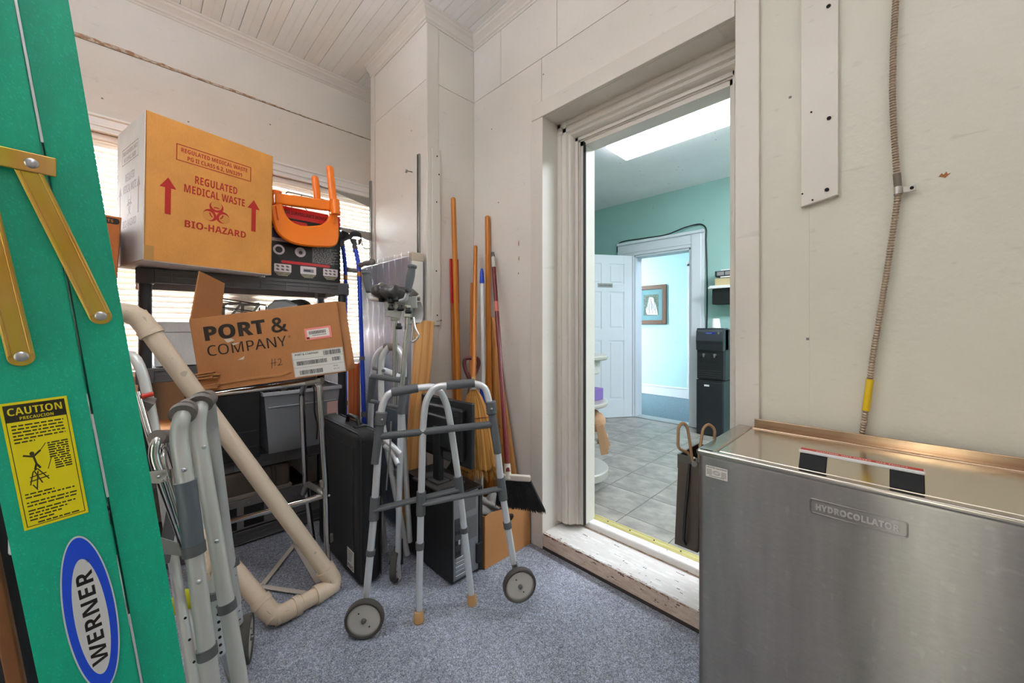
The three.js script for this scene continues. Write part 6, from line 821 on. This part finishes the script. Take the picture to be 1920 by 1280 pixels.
{ // framed picture in the hall
  const o = thing('framed_picture', 'brown framed picture of a white waterfall in a teal mount, on the hall wall', 'picture'), x = 5.65, z0 = -2.945, z1 = -2.45, y0 = 1.18, y1 = 1.778, t = 0.065;
  mesh('frame', [span(x - 0.03, x - 0.002, y0, y1, z0, z0 + t, 0.006), span(x - 0.03, x - 0.002, y0, y1, z1 - t, z1, 0.006), span(x - 0.029, x - 0.002, y0, y0 + t, z0 + t, z1 - t, 0.006), span(x - 0.029, x - 0.002, y1 - t, y1, z0 + t, z1 - t, 0.006)], std(0x5e3b2a, 0.45), o); mesh('mount', span(x - 0.016, x - 0.002, y0 + t, y1 - t, z0 + t, z1 - t), std(0x6f9aa4, 0.7), o);
  flatPrint(o, 'photo', 0.24, 0.32, x - 0.0168, 1.475, -2.69, decal(1, 1, print(240, 320, (c) => { c.fillStyle = '#3e4a3c'; c.fillRect(0, 0, 240, 320); for (let i = 0; i < 500; i++) { c.fillStyle = ['#27352a', '#5d7a4e', '#7d8c88', '#34423a'][i % 4]; c.fillRect(rnd() * 240, rnd() * 320, 4 + rnd() * 14, 3 + rnd() * 9); } c.fillStyle = '#e3dfec'; c.beginPath(); c.moveTo(90, 40); c.quadraticCurveTo(170, 20, 175, 110); c.quadraticCurveTo(215, 200, 226, 312); c.lineTo(60, 306); c.quadraticCurveTo(20, 250, 60, 170); c.fill(); c.strokeStyle = '#4d5560'; c.lineWidth = 7; for (let i = 0; i < 9; i++) { c.beginPath(); c.moveTo(70 + i * 12, 60 + (i % 4) * 40); c.lineTo(60 + i * 17, 190 + (i % 3) * 50); c.stroke(); } }), 0.4), -Math.PI / 2); mesh('glass', span(x - 0.02, x - 0.019, y0 + t, y1 - t, z0 + t, z1 - t), phy(0xffffff, 0.03, 0, { transmission: 1, thickness: 0 }), o); seat(o);
}
{ // cable looped over the casing
  const x = GX - 0.012; tag(mesh('cable', wire([[x, 2.02, -2.36], [x, 2.1, -2.352], [x - 0.03, 2.125, -2.3], [x - 0.03, 2.125, -2.0], [x - 0.03, 2.123, -1.75], [x - 0.03, 2.165, -1.55], [x, 2.175, -1.42], [x, 2.13, -1.372], [x, 2.0, -1.368], [x, 1.7, -1.36], [x, 1.3, -1.36], [x, 1.1, -1.362]], 0.0065, 140), M.black), 'thin black cable looping over the white inner door casing', 'cable');
}
{ // water cooler
  const o = thing('water_cooler', 'tall black bottleless water cooler standing beside the inner doorway', 'water cooler'), x0 = 3.85, x1 = 4.06, z0 = -1.386, z1 = -1.145; const bk = std(0x202326, 0.35);
  mesh('cabinet', span(x0, x1, FY, 0.63, z0, z1, 0.012, 3), bk, o); mesh('seam', span(x0 - 0.001, x1, 0.628, 0.633, z0 + 0.002, z1 - 0.002), M.dark, o); mesh('lower_door', span(x0 - 0.006, x0 + 0.01, FY + 0.01, 0.615, z0 + 0.005, z1 - 0.005, 0.008, 2), bk, o); mesh('upper_back', span(x0 + 0.05, x1, 0.632, 1.12, z0, z1, 0.012, 3), bk, o); mesh('dispense_bay', span(x0 + 0.012, x0 + 0.06, 0.64, 0.92, z0 + 0.004, z1 - 0.004, 0.004), std(0x17181a, 0.5), o);
  const hd = mesh('head', extrude([[0, 0], [0.16, 0], [0.16, 0.21], [0.02, 0.21], [0.006, 0.19], [-0.006, 0.08], [0, 0.06]], z1 - z0, 0.006).translate(x0 - 0.005, 0.915, z0), bk, o); mesh('display_panel', extrude([[-0.0005, 0], [0.004, 0], [0.012, 0.105], [0.0, 0.085]].map(([a, b]) => [a, b]), z1 - z0 - 0.01, 0.0015).translate(x0 - 0.0125, 1.005, z0 + 0.005), std(0x45484c, 0.3, 0.3), hd);
  const scr = flatPrint(hd, 'display', 0.085, 0.018, x0 - 0.0128, 1.078, -1.255, new THREE.MeshStandardMaterial({ color: 0x000000, emissive: 0xffffff, emissiveIntensity: 0.5, emissiveMap: print(340, 72, (x) => { x.fillStyle = '#1747c8'; x.fillRect(0, 0, 340, 72); x.fillStyle = '#dfe8ff'; x.beginPath(); x.arc(36, 36, 15, 0, 7); x.fill(); x.font = 'bold 44px sans-serif'; x.fillText('Quench', 66, 52, 250); }) }), -Math.PI / 2); void scr; mesh('button', span(x0 - 0.014, x0 - 0.008, 1.07, 1.09, -1.19, -1.175, 0.001), M.zinc, hd);
  for (const z of [-1.31, -1.215]) { const t = mesh('tap', [span(x0 - 0.03, x0 + 0.02, 0.865, 0.885, z - 0.01, z + 0.01, 0.004), span(x0 - 0.03, x0 - 0.016, 0.85, 0.87, z - 0.007, z + 0.007, 0.003)], M.zinc, o); mesh('tap_lever', [span(x0 - 0.02, x0 - 0.016, 0.8, 0.86, z - 0.026, z - 0.022, 0.001), span(x0 - 0.02, x0 - 0.016, 0.8, 0.86, z + 0.022, z + 0.026, 0.001), span(x0 - 0.02, x0 - 0.016, 0.8, 0.805, z - 0.026, z + 0.026, 0.001)], M.black, t); }
  mesh('maker_label', span(x0 - 0.0075, x0 - 0.006, 0.575, 0.592, -1.31, -1.265), M.white, o); mesh('drip_line', [0.66, 0.68, 0.7, 0.72].map((y) => span(x0 + 0.008, x0 + 0.013, y, y + 0.004, z0 + 0.02, z1 - 0.02)), M.darkGrey, o); seat(o);
  const c = thing('paper_cup', 'white paper cup upside down on top of the water cooler', 'cup'); mesh('cup_wall', lathe([[0.042, 0], [0.045, 0.003], [0.042, 0.006], [0.033, 0.088], [0.03, 0.09], [0, 0.088]], 28).translate(3.93, 1.1255, -1.235), std(0xf2f1ef, 0.6), c); seat(c);
}
{ // wall pocket with papers
  const o = thing('wall_shelf', 'black wall pocket on the green wall above the water cooler', 'shelf'), x = GX; mesh('pocket', [span(x - 0.13, x, 1.352, 1.5, -1.275, -0.95, 0.006), span(x - 0.008, x, 1.5, 1.6, -1.275, -0.95, 0.003)], M.black, o); seat(o);
  tag(mesh('papers', [span(x - 0.17, x - 0.01, 1.502, 1.516, -1.3, -0.95, 0.002).rotateZ(0), span(x - 0.16, x - 0.01, 1.517, 1.53, -1.29, -0.95, 0.002)], M.white), 'sheaf of white papers lying on the black wall pocket', 'papers');
  tag(mesh('folder_box', [span(x - 0.13, x - 0.012, 1.531, 1.6, -1.25, -0.95, 0.004)], std(0xc9b489, 0.7)), 'tan folder box on the papers of the black wall pocket', 'box');
  tag(mesh('envelope', span(x - 0.14, x - 0.02, 1.601, 1.614, -1.2, -0.95, 0.003), std(0xdedad2, 0.6)), 'pale envelope between the tan folder box and the dark album', 'envelope');
  const al = thing('album', 'dark album with small photo squares, topmost on the wall pocket stack', 'album'); mesh('cover', span(x - 0.13, x - 0.015, 1.616, 1.668, -1.25, -0.95, 0.004), std(0x20242c, 0.5), al); for (let i = 0; i < 3; i++) mesh('photo_square', span(x - 0.132, x - 0.1295, 1.625, 1.66, -1.23 + i * 0.07, -1.17 + i * 0.07), std(0x8d8a86, 0.5), al); mesh('sheet', span(x - 0.12, x - 0.02, 1.669, 1.68, -1.2, -0.95, 0.002), M.white, al); seat(al);
}
{ // end display shelves with rounded ends, just inside the doorway
  const o = thing('shelf_stand', 'white display stand with rounded shelf ends, just inside the doorway on the left', 'shelf'), cx = 2.05, cz = -1.5, r = 0.215;
  const slab = (y, t, rad, n, m) => { const q = []; for (let i = 0; i <= 28; i++) { const a = i / 28 * Math.PI; q.push([cx + Math.cos(a) * rad, cz + Math.sin(a) * rad * 0.98]); } q.push([cx - rad, -2.4], [cx + rad, -2.4]); return mesh(n, extrude(q.map(([x, z]) => [x, -z]).reverse(), t, Math.min(0.008, t * 0.3)).rotateX(-Math.PI / 2).translate(0, y - t, 0), m, o); };
  const wt = std(0xcfcac2, 0.4), ed = std(0xb9b3aa, 0.3, 0.2); slab(0.955, 0.03, r, 'top_shelf', ed); slab(0.925, 0.09, r - 0.05, 'apron', wt); slab(0.66, 0.028, r, 'shelf', ed); slab(0.445, 0.028, r, 'shelf', ed); slab(0.235, 0.055, r + 0.005, 'base_shelf', ed); slab(0.18, 0.069, r - 0.035, 'plinth', std(0x9a948c, 0.6)); mesh('back_panel', span(cx - 0.2, cx + 0.2, FY, 0.93, -2.38, -1.72, 0.004), wt, o); seat(o);
  tag(mesh('carton', span(1.965, 2.185, 0.661, 0.735, -1.7, -1.368, 0.004).translate(0, 0, 0), std(0x7d62a4, 0.6)), 'purple carton on the second shelf of the white display stand', 'box');
  tag(mesh('carton', span(2.0, 2.12, 0.7365, 0.83, -1.7, -1.45, 0.004), std(0xb5b2ac, 0.6)), 'small grey carton on top of the purple carton', 'box');
  const g = new THREE.SphereGeometry(1, 30, 20), p = g.attributes.position; for (let i = 0; i < p.count; i++) { const x = p.getX(i), y = p.getY(i), z = p.getZ(i), k = 1 + 0.06 * Math.sin(y * 22) + 0.14 * (fbm(x * 0.5 + 0.5, y * 0.5 + 0.5, 4, 4, 3, 2) - 0.5); p.setXYZ(i, x * 0.075 * k + 2.1, y * 0.07 * k + 0.53, z * 0.09 * k - 1.4); } g.computeVertexNormals(); const b = thing('bandage_bundle', 'tan elastic bandage bundle hanging off the third shelf of the display stand', 'bandages'), tan = std(0xb98e6c, 0.85); mesh('wrapped_bundle', g, tan, b);
  const st = []; for (let i = 0; i < 3; i++) st.push(bar([2.0 + i * 0.014, 0.54 - i * 0.02, -1.28], [2.03 + i * 0.013, 0.36 + i * 0.02, -1.262], 0.045, 0.006, [0.7, 0, -0.7], 0.002)); mesh('loose_end', st, tan, b); mesh('bundle', new THREE.SphereGeometry(0.06, 20, 14).scale(1, 0.8, 1.2).translate(2.0, 0.51, -1.47), tan, b); seat(b);
}
ceilingLight('ceiling_light', LAMPS.next, 'long glowing fluorescent ceiling light seen through the doorway');
ceilingLight('ceiling_light', LAMPS.next2, 'second fluorescent ceiling light of the next room, hidden right of the doorway');
ceilingLight('ceiling_light', LAMPS.hall, 'fluorescent ceiling light of the hall beyond the inner door');
scene.traverse((o) => { if (o.isLight) o.castShadow = true; });
renderer.render(scene, camera);
